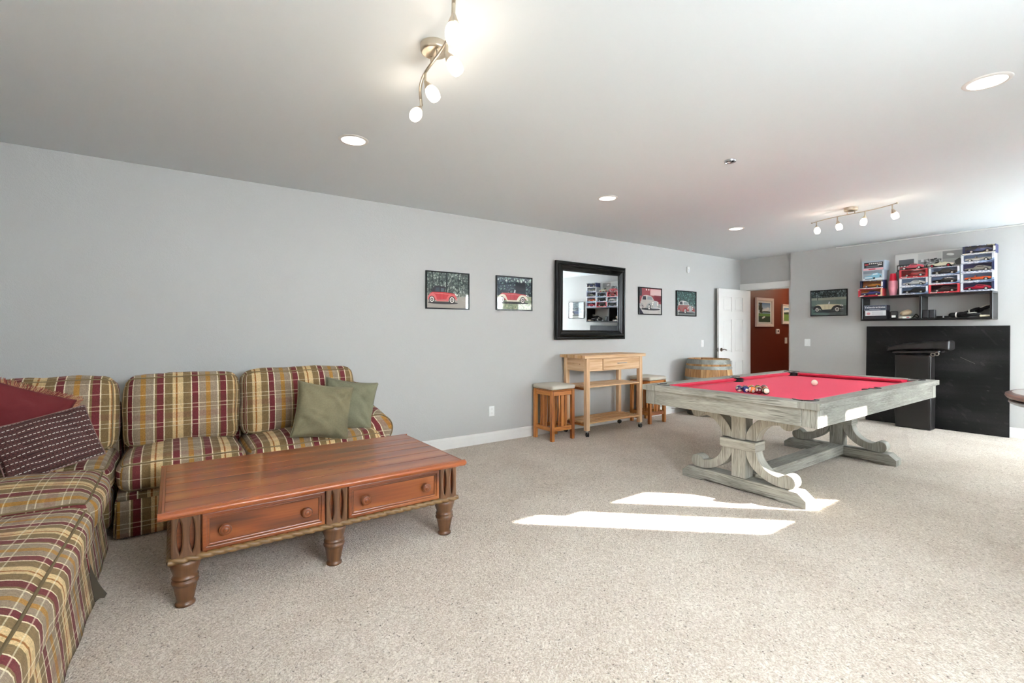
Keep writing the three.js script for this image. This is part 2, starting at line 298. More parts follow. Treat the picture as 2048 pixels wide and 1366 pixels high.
// point on a soft rounded box for a point p of the cube [-1, 1]^3
function softMap(p, o) {
  const H = [o.w / 2, o.h / 2, o.d / 2], q = p.map((a, k) => a * H[k]), inner = q.map((a, k) => clamp(a, -(H[k] - o.r[k]), H[k] - o.r[k]));
  const dir = q.map((a, k) => (a - inner[k]) / o.r[k]), l = Math.hypot(...dir) || 1, f = Math.max(...dir.map(Math.abs)) / l;
  const s = inner.map((a, k) => a + dir[k] * o.r[k] * f);
  const [x, y, z] = p, cr = (a, b) => (1 - a * a) * (1 - b * b);
  s[1] += (y > 0 ? 1 : -0.15) * Math.abs(y) ** 3 * o.crownY * cr(x, z);
  s[2] += (z > 0 ? 1 : -0.3) * Math.abs(z) ** 3 * o.crownZ * cr(x, y);
  s[0] += Math.sign(x) * Math.abs(x) ** 3 * (o.crownX ?? 0.01) * cr(y, z);
  const n = (noise3(s[0] * 5 + o.seed * 7.1, s[1] * 5, s[2] * 5 + o.seed) - 0.5) * o.wrinkle * 2.2, m = (noise3(s[0] * 16 + o.seed * 3.3, s[1] * 5, s[2] * 14) - 0.5) * o.wrinkle;
  // gathers running in from the side seams
  const side = smooth(0.62, 1, Math.abs(x)) * (1 - smooth(0.97, 1, Math.abs(x))) * (o.gather ?? 0), g = Math.sin((s[1] * 75 + noise3(s[1] * 9, o.seed, 2) * 5)) * 0.006 * side;
  s[0] += (n + m) * dir[0] / l; s[1] += (n + m) * (dir[1] / l || 0); s[2] += (n + m) * (dir[2] / l || 0) + (z > 0 ? g : -g);
  if (o.sag) s[1] -= o.sag * cr(x, z) * (y > 0 ? 1 : 0);
  return s;
}
function softBox(o) {
  o = { r: [0.06, 0.06, 0.06], crownY: 0, crownZ: 0, seed: 1, wrinkle: 0.006, seg: [22, 10, 20], ...o };
  const g = new THREE.BoxGeometry(2, 2, 2, ...o.seg).toNonIndexed(), p = g.attributes.position, uv = g.attributes.uv, { w, h, d } = o;
  const nn = g.attributes.normal.clone();
  for (let i = 0; i < p.count; i++) {
    const c = [p.getX(i), p.getY(i), p.getZ(i)], x = c[0] * w / 2, y = c[1] * h / 2, z = c[2] * d / 2, ou = o.seed * 0.137, ov = o.seed * 0.071;
    if (Math.abs(nn.getY(i)) > 0.5) uv.setXY(i, ou + x, ov + (nn.getY(i) > 0 ? -z : z + 0.2));
    else if (Math.abs(nn.getZ(i)) > 0.5) uv.setXY(i, ou + x, ov + (nn.getZ(i) > 0 ? -d / 2 - (h / 2 - y) : d / 2 + (h / 2 - y)));
    else if (o.upright) uv.setXY(i, ou + Math.sign(x) * (w / 2 + (d / 2 - z)), ov - d / 2 - (h / 2 - y));
    else uv.setXY(i, ou + Math.sign(x) * (w / 2 + (h / 2 - y)), ov - z);
    p.setXYZ(i, ...softMap(c, o));
  }
  return flat(weld(g));
}
function welt(o, face, radius = 0.0055) {                      // cord around the edge of one face: 'y1', 'y-1' or 'z1'
  o = { r: [0.06, 0.06, 0.06], crownY: 0, crownZ: 0, seed: 1, wrinkle: 0.006, ...o };
  const pts = [], n = 14, s = face === 'y-1' ? -1 : 1;
  const at = (a, b) => (face[0] === 'y' ? [a, s, b] : [a, b, s]);
  for (let k = 0; k < n; k++) pts.push(at(-1 + 2 * k / n, 1));
  for (let k = 0; k < n; k++) pts.push(at(1, 1 - 2 * k / n));
  for (let k = 0; k < n; k++) pts.push(at(1 - 2 * k / n, -1));
  for (let k = 0; k < n; k++) pts.push(at(-1, -1 + 2 * k / n));
  return flat(new THREE.TubeGeometry(new THREE.CatmullRomCurve3(pts.map((p) => V3(...softMap(p, o))), true, 'catmullrom', 0.2), 150, radius, 6, true));
}
function cushion(name, parent, o, at, faces, tilt = 0, turn = 0) {
  const m = obj(name, softBox(o), M.plaid, parent);
  m.position.set(...at); m.rotation.set(tilt, turn, 0);
  for (const f of faces) obj('piping', welt(o, f), M.welt, m);
  return m;
}
// skirt panel: hanging cloth with a slight flare and waves; local x along, z outward
function skirt(x0, x1, y0, y1, z, seed, flare = 0.02) {
  const n = Math.max(6, Math.round((x1 - x0) * 40)), g = new THREE.BoxGeometry(x1 - x0, y1 - y0, 0.008, n, 6, 1).toNonIndexed(), p = g.attributes.position, uv = g.attributes.uv;
  for (let i = 0; i < p.count; i++) {
    const x = p.getX(i) + (x0 + x1) / 2, y = p.getY(i) + (y0 + y1) / 2, k = (y1 - y) / (y1 - y0);
    uv.setXY(i, x + seed * 0.137, y + seed * 0.05);
    p.setXYZ(i, x, y, z + p.getZ(i) + k * flare + Math.sin(x * 19 + seed) * 0.004 * k + (noise3(x * 6, y * 6, seed) - 0.5) * 0.012 * k);
  }
  return flat(weld(g));
}
const plaidBox = (x0, x1, y0, y1, z0, z1, seed, r = 0.03) => softBox({ w: x1 - x0, h: y1 - y0, d: z1 - z0, r: [r, r, r], seed, wrinkle: 0.003, seg: [16, 10, 10], upright: true }).translate((x0 + x1) / 2, (y0 + y1) / 2, (z0 + z1) / 2);
const SOFA = 'plaid sectional sofa sections';
// section along the long wall, with the rolled arm. Local origin at its front left foot on the floor; +z out of the wall
{
  const s = thing('sofa_section', 'two seat plaid sofa section with rolled arm along the grey wall', 'sofa', [-0.29, 0, -3.835], 0, SOFA);
  const D = -0.80;
  obj('base', plaidBox(0, 1.72, 0.06, 0.285, D, -0.012, 3, 0.02), M.plaid, s);
  obj('skirt', [skirt(0.005, 1.70, 0.012, 0.235, -0.004, 5), skirt(0.0, 0.5, 0.012, 0.235, 0, 8, 0.01).rotateY(-PI / 2).translate(0.0, 0, -0.5)], M.plaid, s);
  obj('back_frame', plaidBox(0.0, 1.76, 0.25, 0.83, D, D + 0.2, 7, 0.07), M.plaid, s);
  const s1 = { w: 0.71, h: 0.205, d: 0.66, r: [0.07, 0.07, 0.08], crownY: 0.045, crownZ: 0.015, seed: 2, wrinkle: 0.006, gather: 0 };
  cushion('seat_cushion', s, s1, [0.357, 0.378, -0.30], ['y1', 'y-1']);
  cushion('seat_cushion', s, { ...s1, w: 0.98, seed: 6 }, [1.212, 0.378, -0.30], ['y1', 'y-1']);
  const b1 = { w: 0.70, h: 0.52, d: 0.22, r: [0.08, 0.09, 0.09], crownY: 0.012, crownZ: 0.06, seed: 4, wrinkle: 0.009, upright: true, gather: 1.3 };
  cushion('back_cushion', s, b1, [0.360, 0.722, -0.50], ['z1'], -0.14);
  cushion('back_cushion', s, { ...b1, w: 0.88, seed: 9 }, [1.168, 0.726, -0.50], ['z1'], -0.14);
  // rolled arm: a swept roll, lower towards the front
  const arm = new THREE.Shape(); arm.moveTo(0.05, 0); arm.lineTo(0.05, 0.29); arm.bezierCurveTo(-0.03, 0.34, -0.015, 0.46, 0.10, 0.465); arm.bezierCurveTo(0.215, 0.46, 0.275, 0.36, 0.225, 0.275); arm.bezierCurveTo(0.205, 0.235, 0.175, 0.24, 0.165, 0.20); arm.lineTo(0.165, 0); arm.closePath();
  const ag = flat(new THREE.ExtrudeGeometry(arm, { depth: 0.58, bevelEnabled: true, bevelThickness: 0.02, bevelSize: 0.015, bevelOffset: -0.015, bevelSegments: 3, curveSegments: 14, steps: 10 })), p = ag.attributes.position, uv = ag.attributes.uv;
  for (let i = 0; i < p.count; i++) {
    const z = p.getZ(i), y = p.getY(i), x = p.getX(i), k = clamp((z + 0.02) / 0.62);
    uv.setXY(i, x * 0.8 + (y > 0.3 ? y * 0.6 : 0.18) + z * 0.5, z * 0.9 - y * 0.7);
    if (y > 0.05) p.setY(i, y - k * k * 0.075);
  }
  const armMesh = obj('arm', weld(ag), M.plaid, s); armMesh.position.set(1.60, 0.20, D + 0.06);
  obj('arm_panel', [skirt(1.64, 1.77, 0.05, 0.38, -0.175, 4, 0.0)], M.plaid, s);
  const rim = arm.getPoints(10).map((q) => [q.x, q.y - (q.y > 0.05 ? 0.075 : 0), 0.602]);
  obj('piping', flat(new THREE.TubeGeometry(new THREE.CatmullRomCurve3(rim.slice(1, -1).map((q) => V3(...q)), false, 'catmullrom', 0.2), 90, 0.0055, 6)), M.welt, armMesh);
}
// corner section
{
  const s = thing('sofa_section', 'corner section of the plaid sofa under the burgundy pillow', 'sofa', [-0.31, 0, -3.835], 0, SOFA);
  obj('base', plaidBox(-0.96, -0.01, 0.06, 0.285, -0.80, -0.03, 12, 0.02), M.plaid, s);
  obj('back_frame', [plaidBox(-0.98, -0.005, 0.25, 0.83, -0.80, -0.6, 13, 0.07), plaidBox(-1.0, -0.80, 0.25, 0.82, -0.6, -0.01, 14, 0.07)], M.plaid, s);
  cushion('seat_cushion', s, { w: 0.80, h: 0.205, d: 0.66, r: [0.07, 0.07, 0.08], crownY: 0.035, crownZ: 0.012, seed: 11, wrinkle: 0.006 }, [-0.405, 0.378, -0.285], ['y1', 'y-1']);
  const b = { w: 0.76, h: 0.52, d: 0.22, r: [0.08, 0.09, 0.09], crownY: 0.012, crownZ: 0.06, seed: 15, wrinkle: 0.01, upright: true, gather: 1 };
  cushion('back_cushion', s, b, [-0.385, 0.725, -0.50], ['z1'], -0.14);
}
// two armless sections that come forward from the corner; local +z is world +x
for (const [z0, z1, x, turn, seed, label] of [[-3.745, -3.06, -0.345, 0, 21, 'armless plaid sofa section next to the corner seat'], [-3.005, -1.45, -0.335, -0.03, 26, 'nearest plaid sofa section at the left edge of the photo']]) {
  const s = thing('sofa_section', label, 'sofa', [x, 0, z0], PI / 2 + turn, SOFA);        // local x runs towards -z
  const L = z1 - z0;
  obj('base', plaidBox(-L + 0.005, -0.005, 0.06, 0.285, -0.82, -0.012, seed, 0.02), M.plaid, s);
  obj('skirt', [skirt(-L + 0.012, -0.02, 0.012, 0.262, -0.004, seed + 1, 0.03)], M.plaid, s);
  if (seed === 26) {
    const f = new THREE.Shape(); f.moveTo(0, 0.205); f.bezierCurveTo(0.012, 0.15, 0.03, 0.09, 0.062, 0.035); f.lineTo(0.052, 0.018); f.lineTo(0.036, 0.024); f.lineTo(0.02, 0.012); f.lineTo(0.0, 0.014); f.closePath();
    obj('lining_flap', extrude(f, 0.006).rotateY(-PI / 2).translate(-0.012, 0, 0.012).rotateY(0.25), M.lining, s);
  }
  obj('back_frame', plaidBox(-L, -0.005, 0.25, 0.82, -0.98, -0.80, seed + 2, 0.07), M.plaid, s);
  cushion('seat_cushion', s, { w: L, h: 0.215, d: 0.80, r: [0.07, 0.075, 0.09], crownY: 0.05, crownZ: 0.02, seed: seed + 3, wrinkle: 0.006, seg: [26, 10, 24] }, [-L / 2, 0.385, -0.365], ['y1', 'y-1']);
  cushion('back_cushion', s, { w: L - 0.02, h: 0.5, d: 0.22, r: [0.08, 0.09, 0.09], crownY: 0.012, crownZ: 0.06, seed: seed + 4, wrinkle: 0.009, upright: true, gather: 1 }, [-L / 2, 0.72, -0.70], ['z1'], -0.12);
}
// ---------------------------------------------------------------- throw pillows
function pillowGeo(W, H, T, seed, pinch = 0.07, uvScale = 1) {
  const n = 34, out = [];
  for (const side of [1, -1]) {
    const g = new THREE.PlaneGeometry(2, 2, n, n).toNonIndexed(), p = g.attributes.position, uv = g.attributes.uv;
    for (let i = 0; i < p.count; i++) {
      const s = p.getX(i), t = p.getY(i), k = Math.sqrt(Math.max(0, (1 - s * s) * (1 - t * t)));
      const x = s * W / 2 * (1 - pinch * (1 - t * t)), y = t * H / 2 * (1 - pinch * (1 - s * s));
      const ca = Math.atan2(1 - Math.abs(t), 1 - Math.abs(s)), cd = Math.hypot(1 - Math.abs(s), 1 - Math.abs(t)), pleat = Math.sin(ca * 9 + seed + Math.sign(s) * 2 + Math.sign(t)) * 0.009 * smooth(0.06, 0.3, cd) * (1 - smooth(0.5, 1.0, cd)) * k * 1.6;
      const fold = pleat + (noise3(x * 7 + seed, y * 7, seed) - 0.5) * 0.07 * k + Math.sin((x * 0.9 + y * 1.3) * 40 + seed * 2 + noise3(x * 5, y * 5, 1) * 9) * 0.014 * k * smooth(0.05, 0.5, Math.hypot(s, t)) * smooth(0.35, 0.6, noise3(x * 9 + seed, y * 9, 4));
      uv.setXY(i, x * uvScale + W / 2, y * uvScale + H / 2);
      p.setXYZ(i, side * x, y, side * (T / 2 * Math.pow(k, 0.72) + fold));
      if (side < 0) uv.setX(i, -x * uvScale + W / 2);
    }
    out.push(flat(g));
  }
  return weld(merge(out));
}
function pillow(label, group, W, H, T, seed, material, pos, rot, pinch, part = 'cover') {
  const t = thing('throw_pillow', label, 'pillow', pos, 0, group);
  t.rotation.set(...rot, 'YXZ');
  const g = pillowGeo(W, H, T, seed, pinch);
  obj(part, g, material, t);
  const e = [], n = 16, at = (s, u) => [s * W / 2 * (1 - pinch * (1 - u * u)), u * H / 2 * (1 - pinch * (1 - s * s)), 0];
  for (let k = 0; k < n; k++) e.push(at(-1 + 2 * k / n, 1)); for (let k = 0; k < n; k++) e.push(at(1, 1 - 2 * k / n)); for (let k = 0; k < n; k++) e.push(at(1 - 2 * k / n, -1)); for (let k = 0; k < n; k++) e.push(at(-1, -1 + 2 * k / n));
  t.userData.edge = e;
  return t;
}
{
  const velvet = (c, s) => mat(c, 0.8, { sheen: 0.3, sheenColor: new THREE.Color(s), sheenRoughness: 0.5, map: dataTex(256, 256, 0.5, 0.5, (u, v) => { const k = 0.86 + 0.12 * vnoise(u * 4, v * 4, 4, 4, c & 255) + 0.08 * vnoise(u * 90, v * 90, 90, 90, 3); return [k, k, k]; }) });
  const sage = velvet(0x7f775a, 0x9a947a), sage2 = velvet(0x7b7960, 0x9c9c88);
  for (const [l, pos, rot, seed, m] of [['sage green velvet pillow in front, leaning on the plaid back cushion', [0.955, 0.675, -3.885], [-0.26, 0.06, -0.2], 3, sage], ['sage green velvet pillow tucked behind the other, against the sofa arm', [1.205, 0.675, -4.06], [-0.22, -0.15, -0.17], 8, sage2]]) {
    const t = pillow(l, 'sage velvet pillows', 0.43, 0.43, 0.20, seed, m, pos, rot, 0.09);
    obj('seam', flat(new THREE.TubeGeometry(new THREE.CatmullRomCurve3(t.userData.edge.map((p) => V3(...p)), true, 'catmullrom', 0.2), 130, 0.004, 6, true)), m, t);
    delete t.userData.edge;
  }
  const burg = mat(0x6e1f22, 0.85, { sheen: 0.4, sheenColor: new THREE.Color(0x8a4a44), sheenRoughness: 0.5, bumpMap: clothBump, bumpScale: 0.0008 });
  const t = pillow('burgundy pillow with a tan fringe in the sofa corner', undefined, 0.50, 0.50, 0.16, 12, burg, [-0.80, 0.735, -4.02], [-0.30, 0.42, -0.44], 0.05);
  const edge = new THREE.CatmullRomCurve3(t.userData.edge.map((p) => V3(...p)), true, 'catmullrom', 0.2), r = rng(5), strands = [], colors = [[], []];
  for (let k = 0; k < 1150; k++) {
    const a = edge.getPointAt(k / 1150), o = a.clone().setZ(0).normalize(), q = r() * 0.5 - 0.25, len = 0.026 + r() * 0.012;
    const end = a.clone().add(V3(o.x * Math.cos(q) - o.y * Math.sin(q), o.x * Math.sin(q) + o.y * Math.cos(q), (r() - 0.5) * 0.9).normalize().multiplyScalar(len)), mid = a.clone().lerp(end, 0.5).add(V3((r() - 0.5) * 0.008, (r() - 0.5) * 0.008, (r() - 0.5) * 0.01));
    colors[r() < 0.45 ? 0 : 1].push(flat(new THREE.TubeGeometry(new THREE.CatmullRomCurve3([a, mid, end]), 3, 0.0013, 4)));
  }
  obj('fringe', colors[0], mat(0xc79a72, 0.9), t).userData.kind = 'stuff';
  obj('fringe', colors[1], mat(0x93413a, 0.9), t).userData.kind = 'stuff';
  delete t.userData.edge;
  const W = 0.43, H = 0.33;
  const kantha = mat(0xffffff, 0.9, { bumpMap: clothBump, bumpScale: 0.001, map: canvasTex(1024, 800, (g, w, h) => {
    g.fillStyle = '#53332f'; g.fillRect(0, 0, w, h);
    const r2 = rng(9);
    for (let k = 0; k < 5000; k++) { g.fillStyle = r2() < 0.5 ? 'rgba(30,18,18,.18)' : 'rgba(130,90,80,.12)'; g.fillRect(r2() * w, r2() * h, 8, 1.5); }
    for (let row = 0; row < 21; row++) {
      const y = 20 + row * (h - 40) / 20;
      g.fillStyle = row % 2 ? 'rgba(25,16,18,.45)' : 'rgba(25,16,18,.25)'; g.fillRect(0, y - 7, w, 14);
      for (let x = 0; x < w; x += row % 2 ? 38 : 42) { g.fillStyle = row % 2 ? 'rgba(150,84,74,.9)' : '#e9e4da'; if (row % 2 && (x % 400) > 250) continue; g.fillRect(x + r2() * 5, y - 2.5 + r2() * 2, row % 2 ? 20 : 28, row % 2 ? 4 : 8); }
    }
  }) });
  kantha.map.repeat.set(1 / W, 1 / H);
  const k = pillow('brown lumbar pillow with dashed white stitching in front of the burgundy one', undefined, W, H, 0.13, 17, kantha, [-0.585, 0.655, -3.79], [-0.42, 0.30, 0.22], 0.03);
  obj('piping', flat(new THREE.TubeGeometry(new THREE.CatmullRomCurve3(k.userData.edge.map((p) => V3(...p)), true, 'catmullrom', 0.2), 130, 0.0045, 6, true)), mat(0x8a6a62, 0.9), k);
  delete k.userData.edge;
}

// ---------------------------------------------------------------- coffee table
{
  M.cherry = mat(0xffffff, 0.38, { map: woodTex(hex(0x5c270f), hex(0x9a4a1c), hex(0xbd7234), 41, { knots: 3, fiber: 0.12, band: 0.45, fine: 0.12, rows: 8 }), clearcoat: 1, clearcoatRoughness: 0.12 });
  M.cherryDark = mat(0xffffff, 0.42, { map: woodTex(hex(0x47220f), hex(0x803f18), hex(0xa05e2a), 47, { knots: 2, fiber: 0.1, band: 0.45, fine: 0.15, rows: 10 }), clearcoat: 0.35, clearcoatRoughness: 0.25 });
  M.walnut = mat(0xffffff, 0.4, { map: woodTex(hex(0x43291a), hex(0x674328), hex(0x7f5837), 49, { fiber: 0.15, band: 0.25, fine: 0.25 }), clearcoat: 0.35, clearcoatRoughness: 0.25 });
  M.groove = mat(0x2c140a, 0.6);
  M.rope = mat(0x765730, 0.45, { clearcoat: 0.25, clearcoatRoughness: 0.3 });
  const X0 = -0.745, X1 = 0.745, ZF = 0.44, ZB = -0.44;                         // body; local origin on the floor under the middle
  const t = thing('coffee_table', 'long cherry wood coffee table with four front knobs and rope moulding', 'coffee table', [0.735, 0, -3.14]);
  const top = sub('tabletop', t), Y = 0.448, TH = 0.028;
  const px0 = X0 - 0.022, px1 = X1 + 0.022, pz0 = ZB - 0.02, pz1 = ZF + 0.022, n = 6, pw = (pz1 - pz0) / n;
  for (let k = 0; k < n; k++) obj('plank', board(px0, px1, Y, Y + TH, pz0 + k * pw + 0.0038, pz0 + (k + 1) * pw - 0.0038, 0, 0.002), M.cherry, top);
  for (let k = 1; k < n; k++) obj('groove_strip', board(px0, px1, Y, Y + TH - 0.0012, pz0 + k * pw - 0.0037, pz0 + k * pw + 0.0037, 0, 0.0004), M.groove, top);  // dark strip filling the gap between two planks
  const prof = new THREE.Shape(); prof.moveTo(0, -0.008); prof.lineTo(0.010, -0.008); prof.lineTo(0.012, -0.002); prof.quadraticCurveTo(0.026, 0.0, 0.026, 0.011); prof.quadraticCurveTo(0.026, 0.021, 0.013, 0.024); prof.lineTo(0.009, 0.0275); prof.lineTo(0, 0.0275); prof.closePath();
  const edgeStrip = (len, mtx) => { const g = extrude(prof, len, 0, 6).translate(0, 0, -len / 2); return grainUV(g, 2, 0.3, 0.1).applyMatrix4(mtx); };
  const LX = px1 - px0 + 0.052, LZ = pz1 - pz0;
  const B = (x, y, z, p) => new THREE.Matrix4().makeBasis(x, y, z).setPosition(p);
  obj('edge_moulding', edgeStrip(LX, B(V3(0, 0, 1), V3(0, 1, 0), V3(-1, 0, 0), V3((px0 + px1) / 2, Y, pz1 + 0.001))), M.cherry, top);
  obj('edge_moulding', edgeStrip(LX, B(V3(0, 0, -1), V3(0, 1, 0), V3(1, 0, 0), V3((px0 + px1) / 2, Y, pz0 - 0.001))), M.cherry, top);
  obj('edge_moulding', edgeStrip(LZ, B(V3(1, 0, 0), V3(0, 1, 0), V3(0, 0, 1), V3(px1 + 0.001, Y, (pz0 + pz1) / 2))), M.cherry, top);
  obj('edge_moulding', edgeStrip(LZ, B(V3(-1, 0, 0), V3(0, 1, 0), V3(0, 0, -1), V3(px0 - 0.001, Y, (pz0 + pz1) / 2))), M.cherry, top);
  const y0 = 0.238, y1 = Y - 0.001;
  obj('case', [board(X0 + 0.01, X1 - 0.01, y0, y1, ZB + 0.01, ZF - 0.022, 0), board(X0, X0 + 0.012, y0, y1, ZB, ZF, 2), board(X1 - 0.012, X1, y0, y1, ZB, ZF, 2), board(X0, X1, y0, y0 + 0.012, ZF - 0.03, ZF, 0), board(X0, X1, y1 - 0.014, y1, ZF - 0.03, ZF, 0), board(X0, X1, y0, y1, ZB, ZB + 0.012, 0)], M.cherryDark, t);
  // fluted blocks: lens shaped hollows in a thick face
  const lensPath = (x) => { const p = new THREE.Path(); p.moveTo(x, y0 + 0.026); p.bezierCurveTo(x + 0.014, y0 + 0.07, x + 0.014, y1 - 0.066, x, y1 - 0.022); p.bezierCurveTo(x - 0.014, y1 - 0.066, x - 0.014, y0 + 0.07, x, y0 + 0.026); return p; };
  for (const [a, b] of [[X0, X0 + 0.118], [-0.059, 0.059], [X1 - 0.118, X1]]) {
    const s = rectShape(a + 0.001, y0 + 0.001, b - 0.001, y1 - 0.001), m = (a + b) / 2;
    s.holes.push(lensPath(m - 0.025), lensPath(m + 0.025));
    const f = sub('fluted_block', t);
    obj('face', grainUV(flat(new THREE.ExtrudeGeometry(s, { depth: 0.012, bevelEnabled: true, bevelThickness: 0.007, bevelSize: 0.008, bevelOffset: -0.008, bevelSegments: 2, curveSegments: 10 })).translate(0, 0, ZF - 0.012), 1), M.walnut, f);
  }
  const knobProfile = [[0, 0.030], [0.004, 0.0305], [0.007, 0.028], [0.008, 0.0265], [0.0115, 0.028], [0.0155, 0.026], [0.0165, 0.0215], [0.0125, 0.016], [0.0085, 0.011], [0.0085, 0.004], [0.0125, 0.0025], [0.013, 0]];
  for (const [a, b] of [[X0 + 0.121, -0.062], [0.062, X1 - 0.121]]) {
    const d = sub('drawer', t), ya = y0 + 0.013, yb = y1 - 0.015;
    const ring = (i, j, depth, bevel, z) => { const s = rectShape(a + i, ya + i, b - i, yb - i); s.holes.push(rectShape(a + j, ya + j, b - j, yb - j, THREE.Path)); return grainUV(extrude(s, depth, bevel).translate(0, 0, z), 0, a, 0.2); };
    obj('drawer_frame', [ring(0.001, 0.022, 0.022, 0.005, ZF - 0.016), ring(0.018, 0.033, 0.016, 0.005, ZF - 0.016)], M.cherryDark, d);
    obj('drawer_panel', board(a + 0.02, b - 0.02, ya + 0.02, yb - 0.02, ZF - 0.022, ZF - 0.006, 0), M.cherryDark, d);
    for (const k of [0.17, 0.83]) obj('knob', lathe(knobProfile.slice().reverse().map(([a, b]) => [a * 1.65, b * 1.35]), 28).rotateX(PI / 2).translate(lerp(a, b, k), (ya + yb) / 2, ZF - 0.006), M.cherryDark, d);
  }
  // twisted rope moulding round the foot of the case
  const rope = (len) => {
    const g = new THREE.CylinderGeometry(1, 1, len, 20, Math.round(len * 150), true), p = g.attributes.position, R = 0.0165;
    for (let i = 0; i < p.count; i++) { const a = Math.atan2(p.getZ(i), p.getX(i)), y = p.getY(i), l = R * (0.62 + 0.46 * Math.pow(Math.abs(Math.sin(a + y * 62)), 0.6)); p.setXYZ(i, Math.cos(a) * l, y, Math.sin(a) * l); }
    return flat(weld(g.toNonIndexed()));
  };
  obj('rope_moulding', rope(X1 - X0 + 0.02).rotateZ(PI / 2).translate(0, y0 - 0.004, ZF - 0.002), M.rope, t);
  obj('rope_moulding', rope(X1 - X0 + 0.02).rotateZ(PI / 2).translate(0, y0 - 0.004, ZB + 0.002), M.rope, t);
  for (const x of [X0 + 0.001, X1 - 0.001]) obj('rope_moulding', rope(ZF - ZB).rotateX(PI / 2).translate(x, y0 - 0.004, 0), M.rope, t);
  const leg = lathe([[0, 0], [0.036, 0], [0.041, 0.004], [0.042, 0.011], [0.038, 0.017], [0.034, 0.022], [0.036, 0.03], [0.049, 0.098], [0.049, 0.102], [0.055, 0.108], [0.057, 0.116], [0.054, 0.123], [0.049, 0.126], [0.050, 0.129], [0.055, 0.134], [0.054, 0.140], [0.048, 0.145], [0.050, 0.155], [0.060, 0.185], [0.064, 0.204], [0.061, 0.215], [0.052, 0.222], [0.05, 0.236], [0, 0.236]], 36);
  for (const x of [X0 + 0.058, 0, X1 - 0.058]) for (const z of [ZF - 0.052, ZB + 0.052]) obj('leg', grainUV(leg.clone(), 1, x, 0).translate(x, 0, z), M.walnut, t);
}

